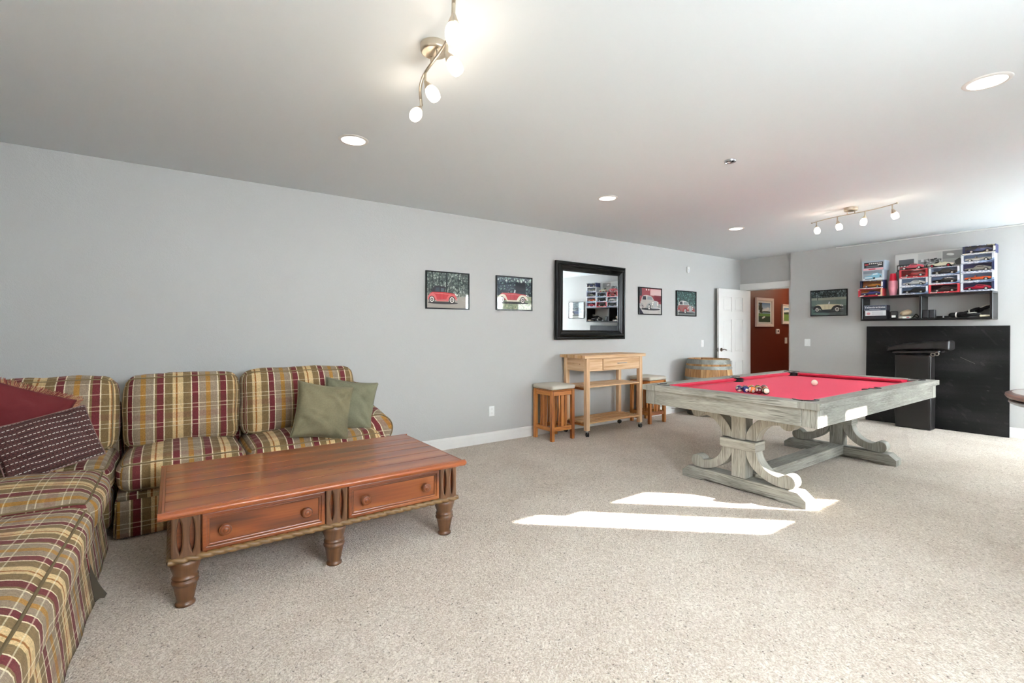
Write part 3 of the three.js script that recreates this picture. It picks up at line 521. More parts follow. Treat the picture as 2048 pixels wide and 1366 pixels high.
// ---------------------------------------------------------------- pool table
{
  const grey = [hex(0x504e47), hex(0x8f8d84), hex(0xb8b6ac)];
  const fine = (u, v, s) => { const w = vnoise(u * 3, v * 5, 3, 5, s) * 0.9 + vnoise(u * 7, v * 12, 7, 12, s + 1) * 0.35; return { b: vnoise(u * 4 + w, (v + w * 0.05) * 44, 4, 44, s + 2), c: vnoise(u * 7 + w, (v + w * 0.05) * 190, 7, 190, s + 3), f: vnoise(u * 40, v * 400, 40, 400, s + 4) }; };
  const tone = (u, v) => { const { b, c, f } = fine(u, v, 60), crack = smooth(0.62, 0.82, c) * smooth(0.3, 0.7, b); return clamp(0.60 + (b - 0.5) * 0.35 + (f - 0.5) * 0.32 + (vnoise(u * 5, v * 4, 5, 4, 66) - 0.5) * 0.4 - crack * 0.4); };
  M.oak = mat(0xffffff, 0.75, {
    map: dataTex(1024, 1024, 1.2, 0.7, (u, v) => { const t = tone(u, v); return t < 0.5 ? mixc(grey[0], grey[1], t * 2) : mixc(grey[1], grey[2], t * 2 - 1); }),
    bumpMap: dataTex(1024, 1024, 1.2, 0.7, (u, v) => tone(u, v), false), bumpScale: 0.0012,
  });
  M.felt = mat(0xdc3552, 1, { sheen: 0.5, sheenColor: new THREE.Color(0.9, 0.4, 0.45), sheenRoughness: 0.6, bumpMap: clothBump, bumpScale: 0.0003, specularIntensity: 0.15 });
  M.leather = mat(0x0b0a0a, 0.25, { clearcoat: 0.5, clearcoatRoughness: 0.15 });
  const t = thing('pool_table', 'weathered grey oak pool table with red cloth and scrolled pedestals', 'pool table', [4.78, 0, -2.105]);
  const HX = 1.325, HZ = 0.725, Y = 0.82, R = 0.135, NOSE = 0.185, BED = 0.775, RT = 0.046;   // half sizes, rail width, cushion nose, bed height
  const pr = 0.062, PX = HX - 0.150, PZ = HZ - 0.150;                                  // pocket radius, corner pocket centre
  // rails with round pocket cuts; shapes drawn in x, -z
  const cut = (sx, sz, from, to) => Array.from({ length: 13 }, (_, k) => { const a = lerp(from, to, k / 12); return V2(sx * PX + pr * Math.cos(a), sz * PZ + pr * Math.sin(a)); });
  const rail = (pts, grain) => obj('rail', grainUV(extrude(new THREE.Shape(pts), RT, 0.003).rotateX(-PI / 2).translate(0, Y - RT, 0), grain, pts[0].x, pts[0].y), M.oak, t);
  for (const s of [-1, 1]) {                                                            // long rails, full length; s is the sign of the shape's y (-z)
    const pts = [V2(-HX, s * HZ), V2(HX, s * HZ), V2(HX, s * (HZ - R))];
    const c = (sx, list) => list;
    // right corner: from the end face inwards, round the cut
    const seg = (sx) => Array.from({ length: 11 }, (_, k) => { const a = lerp(0.25, 2.9, k / 10); return V2(sx * (PX + pr * Math.cos(a)), s * (PZ + pr * Math.sin(a))); }).filter((q) => Math.abs(q.y) > HZ - R);
    const right = seg(1), left = seg(-1).reverse();
    const mid = Array.from({ length: 9 }, (_, k) => { const a = lerp(PI * 0.12, PI * 0.88, k / 8); return V2(0.058 * Math.cos(a), s * (HZ - R - 0.012 + 0.058 * Math.sin(a))); }).filter((q) => Math.abs(q.y) > HZ - R);
    rail([...pts, ...right, ...mid, ...left, V2(-HX, s * (HZ - R))], 0);
  }
  for (const s of [-1, 1]) {
    const seg = (sz) => Array.from({ length: 11 }, (_, k) => { const a = lerp(-1.4, 1.45, k / 10); return V2(s * (PX + pr * Math.cos(a)), sz * (PZ + pr * Math.sin(a))); }).filter((q) => Math.abs(q.x) > HX - R && Math.abs(q.y) < HZ - R - 0.002);
    const low = seg(-1), high = seg(1);
    rail([V2(s * HX, -(HZ - R - 0.002)), V2(s * HX, HZ - R - 0.002), ...high.reverse(), ...low], 2);
  }
  obj('bed', board(-HX + 0.1, HX - 0.1, BED - 0.04, BED, -HZ + 0.1, HZ - 0.1, 0), M.felt, t);
  // rail cushions: nose profile between rail top and bed, angled at the pockets
  const nose = (len, place, cutA, cutB) => {
    const a = R + 0.001, prof = [[a, Y - 0.006], [NOSE, Y - 0.014], [NOSE - 0.012, Y - 0.03], [a, BED + 0.001]], pos = [];
    const ring = (x, k) => prof.map(([o, y]) => place(x + k * (o - a), y, o));
    const A = ring(-len / 2, cutA), B = ring(len / 2, -cutB), q = (p1, p2, p3, p4) => pos.push(...p1, ...p2, ...p3, ...p1, ...p3, ...p4);
    for (let k = 0; k < 4; k++) { const j = (k + 1) % 4; q(A[k], A[j], B[j], B[k]); }
    q(A[0], A[3], A[2], A[1]); q(B[0], B[1], B[2], B[3]);
    const g = new THREE.BufferGeometry(); g.setAttribute('position', new THREE.BufferAttribute(new Float32Array(pos), 3)); g.computeVertexNormals();
    return flat(g);
  };
  const half = PX - 0.062 - 0.062;
  for (const s of [-1, 1]) {
    for (const k of [-1, 1]) obj('rail_cushion', nose(half, (x, y, o) => [k * (0.062 + half / 2 + x), y, s * (HZ - o)], 0.35, 0.9), M.felt, t);
    obj('rail_cushion', nose(2 * (PZ - 0.062), (x, y, o) => [s * (HX - o), y, x], 0.9, 0.9), M.felt, t);
  }
  // pockets
  for (const [x, z, a0] of [[PX, PZ, PI / 4], [PX, -PZ, -PI / 4], [-PX, PZ, 3 * PI / 4], [-PX, -PZ, -3 * PI / 4], [0, HZ - R - 0.012, PI / 2], [0, -(HZ - R - 0.012), -PI / 2]]) {
    const p = sub('pocket', t), r = x ? pr : 0.058;
    obj('cup', lathe([[0, -0.17], [r * 0.8, -0.165], [r * 0.96, -0.12], [r * 0.985, -0.012]], 24).translate(x, Y, z), M.darkGap, p);
    const s = new THREE.Shape(), w = x ? 1.75 : 1.4; s.absarc(0, 0, r + 0.021, a0 - w, a0 + w, false); s.absarc(0, 0, r - 0.002, a0 + w, a0 - w, true); s.closePath();
    obj('pocket_iron', extrude(s, 0.006, 0.0022, 20).rotateX(PI / 2).translate(x, Y + 0.0055, z), M.leather, p);
  }
  // aprons with square corner blocks
  const ax = HX - 0.022, az = HZ - 0.022, ay0 = 0.652, ay1 = Y - RT - 0.001, cb = 0.10;
  for (const s of [-1, 1]) {
    obj('apron', board(-ax + cb, ax - cb, ay0, ay1, s > 0 ? az - 0.03 : -az, s > 0 ? az : -az + 0.03, 0), M.oak, t);
    obj('apron', board(s > 0 ? ax - 0.03 : -ax, s > 0 ? ax : -ax + 0.03, ay0, ay1, -az + cb, az - cb, 2), M.oak, t);
    for (const k of [-1, 1]) obj('corner_block', board(s > 0 ? ax - cb + 0.002 : -ax, s > 0 ? ax : -ax + cb - 0.002, ay0 - 0.002, ay1, k > 0 ? az - cb + 0.002 : -az, k > 0 ? az : -az + cb - 0.002, 1), M.oak, t);
  }
  obj('underframe', [board(-ax + 0.04, ax - 0.04, ay0 + 0.02, ay0 + 0.05, -az + 0.04, az - 0.04, 0)], M.oak, t);
  // pedestals
  const scroll = () => { const s = new THREE.Shape(); s.moveTo(0.052, 0); s.lineTo(0.143, 0); s.bezierCurveTo(0.155, 0.09, 0.225, 0.152, 0.325, 0.155); s.bezierCurveTo(0.350, 0.118, 0.405, 0.110, 0.428, 0.150); s.bezierCurveTo(0.448, 0.190, 0.425, 0.229, 0.385, 0.229); s.lineTo(0.325, 0.229); s.bezierCurveTo(0.185, 0.215, 0.068, 0.130, 0.052, 0); return s; };
  const brace = (side, y, up) => {                                                     // shape a -> z * side, b -> down (or up)
    const g = extrude(scroll(), 0.105, 0.004, 14).translate(0, 0, -0.0525);
    grainUV(g, 1, 0.4, 0.2);
    const m = new THREE.Matrix4().makeBasis(V3(0, 0, side), V3(0, up, 0), V3(side * up * -1, 0, 0)).setPosition(0, y, 0);
    return g.applyMatrix4(m);
  };
  for (const x of [-0.96, 0.93]) {
    const p = sub('pedestal', t); p.position.x = x;
    const b = new THREE.Shape(); b.moveTo(-0.515, 0); b.lineTo(-0.33, 0); b.lineTo(-0.30, 0.016); b.lineTo(0.30, 0.016); b.lineTo(0.33, 0); b.lineTo(0.515, 0); b.lineTo(0.515, 0.055); b.lineTo(0.455, 0.104); b.lineTo(-0.455, 0.104); b.lineTo(-0.515, 0.055); b.closePath();
    obj('foot_beam', grainUV(extrude(b, 0.14, 0.003).translate(0, 0, -0.07), 0, 0.7, 0.3).rotateY(-PI / 2), M.oak, p);
    obj('post', [board(-0.058, 0.058, 0.105, 0.336, -0.06, 0.06, 1), board(-0.058, 0.058, 0.415, 0.668, -0.06, 0.06, 1)], M.oak, p);
    obj('collar', board(-0.078, 0.078, 0.337, 0.414, -0.15, 0.15, 2), M.oak, p);
    for (const s of [-1, 1]) { obj('scroll_bracket', brace(s, 0.337, -1), M.oak, p); obj('scroll_bracket', brace(s, 0.414, 1).translate(0, 0.008, 0), M.oak, p); }
    obj('top_beam', board(-0.06, 0.06, 0.652, 0.672, -0.5, 0.5, 2), M.oak, p);
  }
  obj('stretcher', board(-0.89, 0.86, 0.03, 0.125, -0.075, 0.075, 0), M.oak, t);
  // balls: the rack at the near end, the cue ball towards the far cushion
  const BR = 0.0286, by = BED + BR + 0.0005;
  const cols = [0xd8a416, 0x1c2c6e, 0xb02a1e, 0x3c2156, 0xd0661c, 0x1e5b38, 0x5e1a20, 0x111113];
  const cname = ['yellow', 'blue', 'red', 'purple', 'orange', 'green', 'maroon', 'black'];
  const ballGeo = flat(new THREE.SphereGeometry(BR, 32, 24));
  const ballMats = [];
  for (let k = 1; k <= 15; k++) {
    const c = '#' + cols[(k - 1) % 8].toString(16).padStart(6, '0'), striped = k > 8;
    ballMats[k] = mat(0xffffff, 0.12, { clearcoat: 1, clearcoatRoughness: 0.03, map: canvasTex(256, 128, (g) => {
      g.fillStyle = striped ? '#f0e6cf' : c; g.fillRect(0, 0, 256, 128);
      if (striped) { g.fillStyle = c; g.fillRect(0, 34, 256, 60); }
      for (const x of [64, 192]) { g.fillStyle = '#f4ecda'; g.beginPath(); g.ellipse(x, 64, 18, 18, 0, 0, 7); g.fill(); g.fillStyle = '#111'; g.font = 'bold 22px sans-serif'; g.textAlign = 'center'; g.textBaseline = 'middle'; g.fillText(String(k), x, 66); }
    }) });
  }
  const order = [12, 2, 13, 7, 14, 3, 8, 10, 5, 9, 1, 15, 6, 11, 4], place = ['at the left end of the front row', 'second from the left in the front row', 'in the middle of the front row', 'second from the right in the front row', 'at the right end of the front row'];
  const bx = 3.98, r = rng(31);
  let i = 0;
  for (let row = 0; row < 5; row++) for (let k = 0; k < 5 - row; k++, i++) {
    const id = order[i], striped = id > 8, m = obj('pool_ball', ballGeo, ballMats[id]);
    m.position.set(bx + row * BR * 2 * 0.868, by, -2.105 + (k - (4 - row) / 2) * BR * 2.01);
    m.rotation.set(r() * 6, r() * 6, r() * 6);
    const where = row === 0 ? place[k] : ['', 'in the second row of the rack', 'in the third row of the rack', 'in the fourth row of the rack', 'at the far point of the rack'][row];
    tag(m, `${striped ? 'white ball with a ' + cname[(id - 1) % 8] + ' stripe' : 'solid ' + cname[(id - 1) % 8] + ' pool ball'} ${where}`, 'pool ball', 'racked pool balls');
  }
  const cue = obj('cue_ball', ballGeo, mat(0xf3e8d2, 0.12, { clearcoat: 1, clearcoatRoughness: 0.03 }));
  cue.position.set(5.02, by, -2.05);
  tag(cue, 'plain white cue ball alone on the red cloth', 'pool ball');
}

// ---------------------------------------------------------------- kitchen cart, stools, barrel
{
  M.maple = mat(0xffffff, 0.5, { map: woodTex(hex(0xb98a5e), hex(0xd9b188), hex(0xe8c9a2), 81, { fiber: 0.2, band: 0.35 }) });
  M.mapleTop = mat(0xffffff, 0.5, { map: woodTex(hex(0xa97645), hex(0xcfa06c), hex(0xe0b987), 83, { fiber: 0.25, band: 0.5 }) });
  M.honey = mat(0xffffff, 0.45, { map: woodTex(hex(0x7e421a), hex(0xb06a2c), hex(0xcb8a45), 85, { fiber: 0.35, band: 0.6 }), clearcoat: 0.2, clearcoatRoughness: 0.3 });
  const t = thing('kitchen_cart', 'pale butcher block cart with one drawer and two slatted shelves', 'cart', [4.635, 0, -4.43]);
  const X = 0.565, Z = 0.23, lx = 0.49, lz = 0.185, L = 0.055;
  const top = sub('butcher_block', t);
  for (let k = 0; k < 10; k++) { const a = -Z + k * (2 * Z / 10); obj('strip', board(-X, X, 0.962, 1.0, a + 0.0002, a + 2 * Z / 10 - 0.0002, 0, 0.0022), k % 3 ? M.mapleTop : M.maple, top); }
  for (const x of [-1, 1]) for (const z of [-1, 1]) {
    obj('leg', board(x * lx - L / 2, x * lx + L / 2, 0.074, 0.961, z * lz - L / 2, z * lz + L / 2, 1), M.maple, t);
    const c = sub('caster', t); c.position.set(x * lx, 0, z * lz); c.rotation.y = x + z * 0.6;
    obj('wheel', [cyl(0.027, 0.027, 0.010, 24).rotateZ(PI / 2).translate(-0.010, 0.027, 0.014), cyl(0.027, 0.027, 0.010, 24).rotateZ(PI / 2).translate(0.010, 0.027, 0.014)], M.black, c);
    obj('fork', [cyl(0.020, 0.020, 0.006, 16).translate(0, 0.071, 0), cyl(0.008, 0.008, 0.014, 12).translate(0, 0.063, 0), cbox(0.012, 0.032, 0.024, 0, 0.044, 0.010, 0.003)], M.steel, c);
  }
  const y0 = 0.80, y1 = 0.961;
  obj('apron', board(-lx + L / 2, lx - L / 2, y0, y1, -lz - 0.015, -lz + 0.005, 0), M.maple, t);
  obj('apron', board(-lx + L / 2, -0.235, y0, y1, lz - 0.005, lz + 0.018, 0), M.maple, t);
  for (const x of [-1, 1]) {
    const s = rectShape(-lz + L / 2, y0, lz - L / 2, y1); if (x < 0) for (const q of [-0.05, 0.07]) { const h = new THREE.Path(); h.absellipse(q, 0.885, 0.009, 0.009, 0, PI * 2); s.holes.push(h); }
    const g = grainUV(extrude(s, 0.02).translate(0, 0, -0.01), 0).rotateY(-PI / 2).translate(x * lx, 0, 0);
    obj('apron', g, M.maple, t);
  }
  obj('rail', [board(-0.235, lx - L / 2, y1 - 0.012, y1, lz - 0.005, lz + 0.016, 0), board(-0.235, lx - L / 2, y0, y0 + 0.012, lz - 0.005, lz + 0.016, 0)], M.maple, t);
  const d = sub('drawer', t);
  obj('drawer_front', board(-0.225, lx - L / 2 - 0.006, y0 + 0.010, y1 - 0.010, lz + 0.002, lz + 0.026, 0), M.maple, d);
  obj('drawer_box', board(-0.21, lx - 0.05, y0 + 0.02, y1 - 0.02, -lz + 0.03, lz, 0), M.maple, d);
  obj('pull', [tube([[0.03, 0.888, lz + 0.026], [0.035, 0.888, lz + 0.046], [0.11, 0.89, lz + 0.050], [0.185, 0.888, lz + 0.046], [0.19, 0.888, lz + 0.026]], 0.0045, 24, 8)], M.steel, d);
  for (const y of [0.60, 0.155]) {
    const s = sub('slatted_shelf', t);
    for (const x of [-1, 1]) obj('bearer', board(x * (lx - 0.0) - 0.018, x * (lx - 0.0) + 0.018, y - 0.03, y, -lz + L / 2, lz - L / 2, 2), M.honey, s);
    for (let k = 0; k < 6; k++) { const a = -lz - 0.02 + k * 0.072; obj('slat', board(-lx + (k === 0 || k === 5 ? L / 2 : -0.02), lx - (k === 0 || k === 5 ? L / 2 : -0.02), y, y + 0.018, a, a + 0.05, 0), y > 0.3 ? M.maple : M.mapleTop, s); }
  }
  tag(t, 'pale butcher block cart with one drawer and two slatted shelves', 'cart');
  // stools
  M.linen = mat(0xc9c1b1, 0.9, { bumpMap: clothBump, bumpScale: 0.0008 });
  function stool(label, x, z) {
    const s = thing('stool', label, 'stool', [x, 0, z], 0, 'mission style stools with beige seats'), h = 0.158, l = 0.042;
    for (const a of [-1, 1]) for (const b of [-1, 1]) obj('leg', board(a * h - l / 2, a * h + l / 2, 0, 0.592, b * h - l / 2, b * h + l / 2, 1), M.honey, s);
    for (const b of [-1, 1]) {
      obj('rail', board(-h + l / 2, h - l / 2, 0.535, 0.588, b * h - 0.011, b * h + 0.011, 0), M.honey, s); obj('rail', board(-h + l / 2, h - l / 2, 0.115, 0.165, b * h - 0.011, b * h + 0.011, 0), M.honey, s);
      obj('rail', board(b * h - 0.011, b * h + 0.011, 0.535, 0.588, -h + l / 2, h - l / 2, 2), M.honey, s); obj('rail', board(b * h - 0.011, b * h + 0.011, 0.115, 0.165, -h + l / 2, h - l / 2, 2), M.honey, s);
      for (const [q, w] of [[-0.052, 0.024], [0, 0.05], [0.052, 0.024]]) { obj('slat', board(q - w / 2, q + w / 2, 0.165, 0.535, b * h - 0.006, b * h + 0.006, 1), M.honey, s); obj('slat', board(b * h - 0.006, b * h + 0.006, 0.165, 0.535, q - w / 2, q + w / 2, 1), M.honey, s); }
    }
    obj('seat_board', board(-h - 0.02, h + 0.02, 0.592, 0.603, -h - 0.02, h + 0.02, 0), M.honey, s);
    obj('seat_pad', softBox({ w: 0.372, h: 0.055, d: 0.372, r: [0.022, 0.02, 0.022], crownY: 0.008, seed: 3, wrinkle: 0.002, seg: [14, 6, 14] }).translate(0, 0.631, 0), M.linen, s);
    return s;
  }
  stool('oak slatted stool with a beige seat left of the kitchen cart', 3.785, -4.445);
  stool('oak slatted stool with a beige seat between the cart and the barrel', 5.58, -4.47);
  // wine barrel
  const b = thing('barrel', 'upright oak wine barrel with grey metal hoops by the door', 'barrel', [6.83, 0, -4.305]);
  const H = 0.87, R = (y) => 0.307 + 0.05 * (1 - Math.pow((y - H / 2) / (H / 2), 2)), n = 26, pale = [0xc79b68, 0xb88a58, 0xd2ac7c, 0xbf9468, 0xad8052].map((c, k) => mat(c, 0.75, { map: woodTex(hex(0xc0b0a0), hex(0xe8e0d6), hex(0xffffff), 90 + k, { w: 256, h: 256 }) }));
  for (let k = 0; k < n; k++) {
    const a0 = k / n * 2 * PI + 0.003, a1 = (k + 1) / n * 2 * PI - 0.003, pos = [], uvs = [], m = 9, row = (y, r, a) => [r * Math.cos(a), y, r * Math.sin(a)];
    const q = (A, B, C, D) => pos.push(...A, ...B, ...C, ...A, ...C, ...D);
    for (let j = 0; j < m; j++) { const y = H * j / m, y2 = H * (j + 1) / m; q(row(y, R(y), a0), row(y2, R(y2), a0), row(y2, R(y2), a1), row(y, R(y), a1)); }
    q(row(H, R(H), a0), row(H, R(H) - 0.026, a0), row(H, R(H) - 0.026, a1), row(H, R(H), a1)); q(row(H, R(H) - 0.026, a0), row(H - 0.06, R(H) - 0.024, a0), row(H - 0.06, R(H) - 0.024, a1), row(H, R(H) - 0.026, a1));
    const g = new THREE.BufferGeometry(); g.setAttribute('position', new THREE.BufferAttribute(new Float32Array(pos), 3)); g.computeVertexNormals();
    obj('stave', grainUV(g, 1, k * 0.3, k * 0.17), pale[(k * 7) % 5], b);
  }
  for (let k = 0; k < 6; k++) { const z0 = -0.283 + k * 0.0944, z1 = z0 + 0.0932, c = Math.sqrt(0.285 ** 2 - Math.min(Math.abs(z0), Math.abs(z1), k === 2 || k === 3 ? 0 : 9) ** 2) * 0.985; obj('head_board', board(-Math.sqrt(Math.max(0.004, 0.285 ** 2 - Math.max(Math.abs(z0), Math.abs(z1)) ** 2)), Math.sqrt(Math.max(0.004, 0.285 ** 2 - Math.max(Math.abs(z0), Math.abs(z1)) ** 2)), H - 0.055, H - 0.035, z0, z1, 0), pale[k % 5], b); }
  obj('head_disc', cyl(0.284, 0.284, 0.012, 40).translate(0, H - 0.058, 0), pale[1], b);
  M.hoop = mat(0xffffff, 0.6, { metalness: 0.55, map: dataTex(256, 256, 0.6, 0.6, (u, v) => { const k = 0.5 + (vnoise(u * 9, v * 9, 9, 9, 5) - 0.5) * 0.35 + (vnoise(u * 50, v * 50, 50, 50, 6) - 0.5) * 0.2; return mixc([0.42, 0.43, 0.41], [0.72, 0.72, 0.69], k); }) });
  for (const [a, c] of [[0.795, 0.866], [0.715, 0.765], [0.55, 0.592], [0.275, 0.318], [0.105, 0.155], [0.004, 0.075]]) obj('hoop', grainUV(lathe([[R(a) - 0.001, a], [R(a) + 0.0035, a], [R((a + c) / 2) + 0.0035, (a + c) / 2], [R(c) + 0.0035, c], [R(c) - 0.001, c]], 48), 0), M.hoop, b);
  for (const y of [0.83, 0.74]) for (const a of [1.15, 1.75]) obj('rivet', flat(new THREE.SphereGeometry(0.006, 10, 8)).translate((R(y) + 0.004) * Math.cos(a), y, (R(y) + 0.004) * Math.sin(a)), M.hoop, b);
}

// ---------------------------------------------------------------- pictures, mirror, plates on the walls
// a frame swept round a rectangle; profile points are [inset from the outer edge, height off the wall]
function sweptFrame(W, H, prof) {
  const pos = [], P = (k, i) => { const [o, z] = prof[i], sx = [-1, 1, 1, -1][k % 4], sy = [-1, -1, 1, 1][k % 4]; return [sx * (W / 2 - o), sy * (H / 2 - o), z]; };
  for (let k = 0; k < 4; k++) for (let i = 0; i + 1 < prof.length; i++) { const a = P(k, i), b = P(k + 1, i), c = P(k + 1, i + 1), d = P(k, i + 1); pos.push(...a, ...b, ...c, ...a, ...c, ...d); }
  const g = new THREE.BufferGeometry(); g.setAttribute('position', new THREE.BufferAttribute(new Float32Array(pos), 3)); g.computeVertexNormals();
  return grainUV(g, 0);
}
M.gloss = mat(0x050505, 0.25, { specularIntensity: 0.7 });
function foliage(g, w, h0, h1, base, spots, n, seed) {
  const r = rng(seed); g.fillStyle = base; g.fillRect(0, h0, w, h1 - h0);
  for (let k = 0; k < n; k++) { g.fillStyle = spots[Math.floor(r() * spots.length)]; const s = 3 + r() * 12; g.beginPath(); g.ellipse(r() * w, h0 + r() * (h1 - h0), s, s * (0.4 + r() * 0.6), r() * 3, 0, 7); g.fill(); }
}
// an old open touring car drawn in profile, facing right; box x, y, w, h
function oldCar(g, x, y, w, h, { body, fender, top, tyre = '#15131a', wall = '#eeeae2', light = '#f4f1ea' }) {
  const X = (a) => x + a * w, Y = (b) => y + b * h;
  const path = (pts, fill) => { g.fillStyle = fill; g.beginPath(); g.moveTo(X(pts[0][0]), Y(pts[0][1])); for (const p of pts.slice(1)) p.length === 2 ? g.lineTo(X(p[0]), Y(p[1])) : g.bezierCurveTo(X(p[0]), Y(p[1]), X(p[2]), Y(p[3]), X(p[4]), Y(p[5])); g.closePath(); g.fill(); };
  g.fillStyle = 'rgba(12,12,20,.75)'; g.beginPath(); g.ellipse(X(0.5), Y(0.95), w * 0.5, h * 0.07, 0, 0, 7); g.fill();
  if (top) { path([[0.13, 0.42], [0.18, 0.1, 0.2, 0.04, 0.3, 0.03], [0.58, 0.06], [0.60, 0.14], [0.56, 0.16], [0.54, 0.42]], top); path([[0.24, 0.34], [0.26, 0.14], [0.38, 0.12], [0.39, 0.34]], '#3b4650'); path([[0.43, 0.34], [0.43, 0.14], [0.54, 0.16], [0.52, 0.34]], '#59646c'); }
  else path([[0.50, 0.40], [0.53, 0.17], [0.57, 0.17], [0.55, 0.42]], '#c9d2d2');
  path([[0.06, 0.55], [0.08, 0.4, 0.14, 0.36, 0.2, 0.37], [0.54, 0.36], [0.88, 0.42], [0.93, 0.46], [0.93, 0.74], [0.2, 0.80], [0.08, 0.76]], body);
  g.strokeStyle = 'rgba(255,240,230,.65)'; g.lineWidth = Math.max(1, h * 0.015); g.beginPath(); g.moveTo(X(0.14), Y(0.43)); g.lineTo(X(0.9), Y(0.48)); g.stroke();
  g.strokeStyle = 'rgba(20,0,0,.35)'; for (const a of [0.4, 0.53]) { g.beginPath(); g.moveTo(X(a), Y(0.4)); g.lineTo(X(a), Y(0.76)); g.stroke(); }
  path([[0.0, 0.78], [0.02, 0.45, 0.14, 0.40, 0.21, 0.47], [0.29, 0.55, 0.27, 0.74, 0.33, 0.80], [0.6, 0.80], [0.66, 0.5, 0.74, 0.44, 0.83, 0.47], [0.93, 0.50, 0.98, 0.64, 0.98, 0.80], [0.94, 0.80], [0.92, 0.62, 0.72, 0.56, 0.67, 0.86], [0.29, 0.87], [0.24, 0.6, 0.06, 0.6, 0.03, 0.82]], fender);
  for (const [a, r] of [[0.135, 0.19], [0.80, 0.21]]) {
    const cy = 0.78; g.fillStyle = tyre; g.beginPath(); g.ellipse(X(a), Y(cy), r * h * 0.92, r * h, 0, 0, 7); g.fill();
    g.fillStyle = wall; g.beginPath(); g.ellipse(X(a), Y(cy), r * h * 0.68, r * h * 0.76, 0, 0, 7); g.fill();
    g.fillStyle = '#5d5a56'; g.beginPath(); g.ellipse(X(a), Y(cy), r * h * 0.44, r * h * 0.5, 0, 0, 7); g.fill();
    g.fillStyle = light; g.beginPath(); g.ellipse(X(a), Y(cy), r * h * 0.16, r * h * 0.18, 0, 0, 7); g.fill();
  }
  for (const [a, b] of [[0.925, 0.47], [0.975, 0.5]]) { g.fillStyle = light; g.beginPath(); g.ellipse(X(a), Y(b), h * 0.045, h * 0.05, 0, 0, 7); g.fill(); }
  g.fillStyle = '#cfd2d4'; g.fillRect(X(0.93), Y(0.74), w * 0.07, h * 0.025);
}
// a car seen from the front quarter, facing right and towards the viewer
function quarterCar(g, x, y, w, h, { body, fender, roof }) {
  const X = (a) => x + a * w, Y = (b) => y + b * h;
  const path = (pts, fill) => { g.fillStyle = fill; g.beginPath(); g.moveTo(X(pts[0][0]), Y(pts[0][1])); for (const p of pts.slice(1)) p.length === 2 ? g.lineTo(X(p[0]), Y(p[1])) : g.bezierCurveTo(X(p[0]), Y(p[1]), X(p[2]), Y(p[3]), X(p[4]), Y(p[5])); g.closePath(); g.fill(); };
  g.fillStyle = 'rgba(10,10,18,.8)'; g.beginPath(); g.ellipse(X(0.52), Y(0.95), w * 0.46, h * 0.08, 0, 0, 7); g.fill();
  path([[0.06, 0.45], [0.08, 0.1, 0.15, 0.05, 0.3, 0.04], [0.52, 0.06, 0.6, 0.1, 0.66, 0.34], [0.64, 0.45]], roof);
  path([[0.12, 0.34], [0.14, 0.12], [0.28, 0.1], [0.30, 0.34]], '#2b3036'); path([[0.34, 0.34], [0.36, 0.11], [0.56, 0.14], [0.62, 0.34]], '#8f979a');
  path([[0.02, 0.82], [0.03, 0.45], [0.1, 0.38], [0.6, 0.36], [0.86, 0.42], [0.9, 0.8], [0.45, 0.9]], body);
  path([[0.0, 0.8], [0.0, 0.5, 0.14, 0.46, 0.2, 0.82]], fender); path([[0.26, 0.88], [0.34, 0.5, 0.52, 0.46, 0.60, 0.62], [0.64, 0.92], [0.5, 0.72], [0.36, 0.9]], fender); path([[0.84, 0.7], [0.9, 0.5, 1.0, 0.56, 1.0, 0.86], [0.92, 0.9]], fender);
  path([[0.66, 0.40], [0.80, 0.40], [0.82, 0.80], [0.68, 0.82]], '#b8bcbc'); g.strokeStyle = '#4a4c50'; for (let k = 0; k < 6; k++) { g.beginPath(); g.moveTo(X(0.675 + k * 0.023), Y(0.43)); g.lineTo(X(0.69 + k * 0.023), Y(0.79)); g.stroke(); }
  for (const [a, b] of [[0.62, 0.52], [0.87, 0.52], [0.6, 0.64], [0.86, 0.65]]) { g.fillStyle = '#f6f3ec'; g.beginPath(); g.ellipse(X(a), Y(b), w * 0.03, h * 0.045, 0, 0, 7); g.fill(); }
  for (const [a, s] of [[0.45, 1], [0.1, 0.7]]) { g.fillStyle = '#141218'; g.beginPath(); g.ellipse(X(a), Y(0.83), w * 0.075 * s, h * 0.19 * s, 0, 0, 7); g.fill(); g.fillStyle = '#efece4'; g.beginPath(); g.ellipse(X(a - 0.012), Y(0.83), w * 0.045 * s, h * 0.14 * s, 0, 0, 7); g.fill(); g.fillStyle = '#6b6660'; g.beginPath(); g.ellipse(X(a - 0.012), Y(0.83), w * 0.024 * s, h * 0.075 * s, 0, 0, 7); g.fill(); }
  g.fillStyle = '#d5d7d8'; g.fillRect(X(0.55), Y(0.86), w * 0.44, h * 0.04);
}
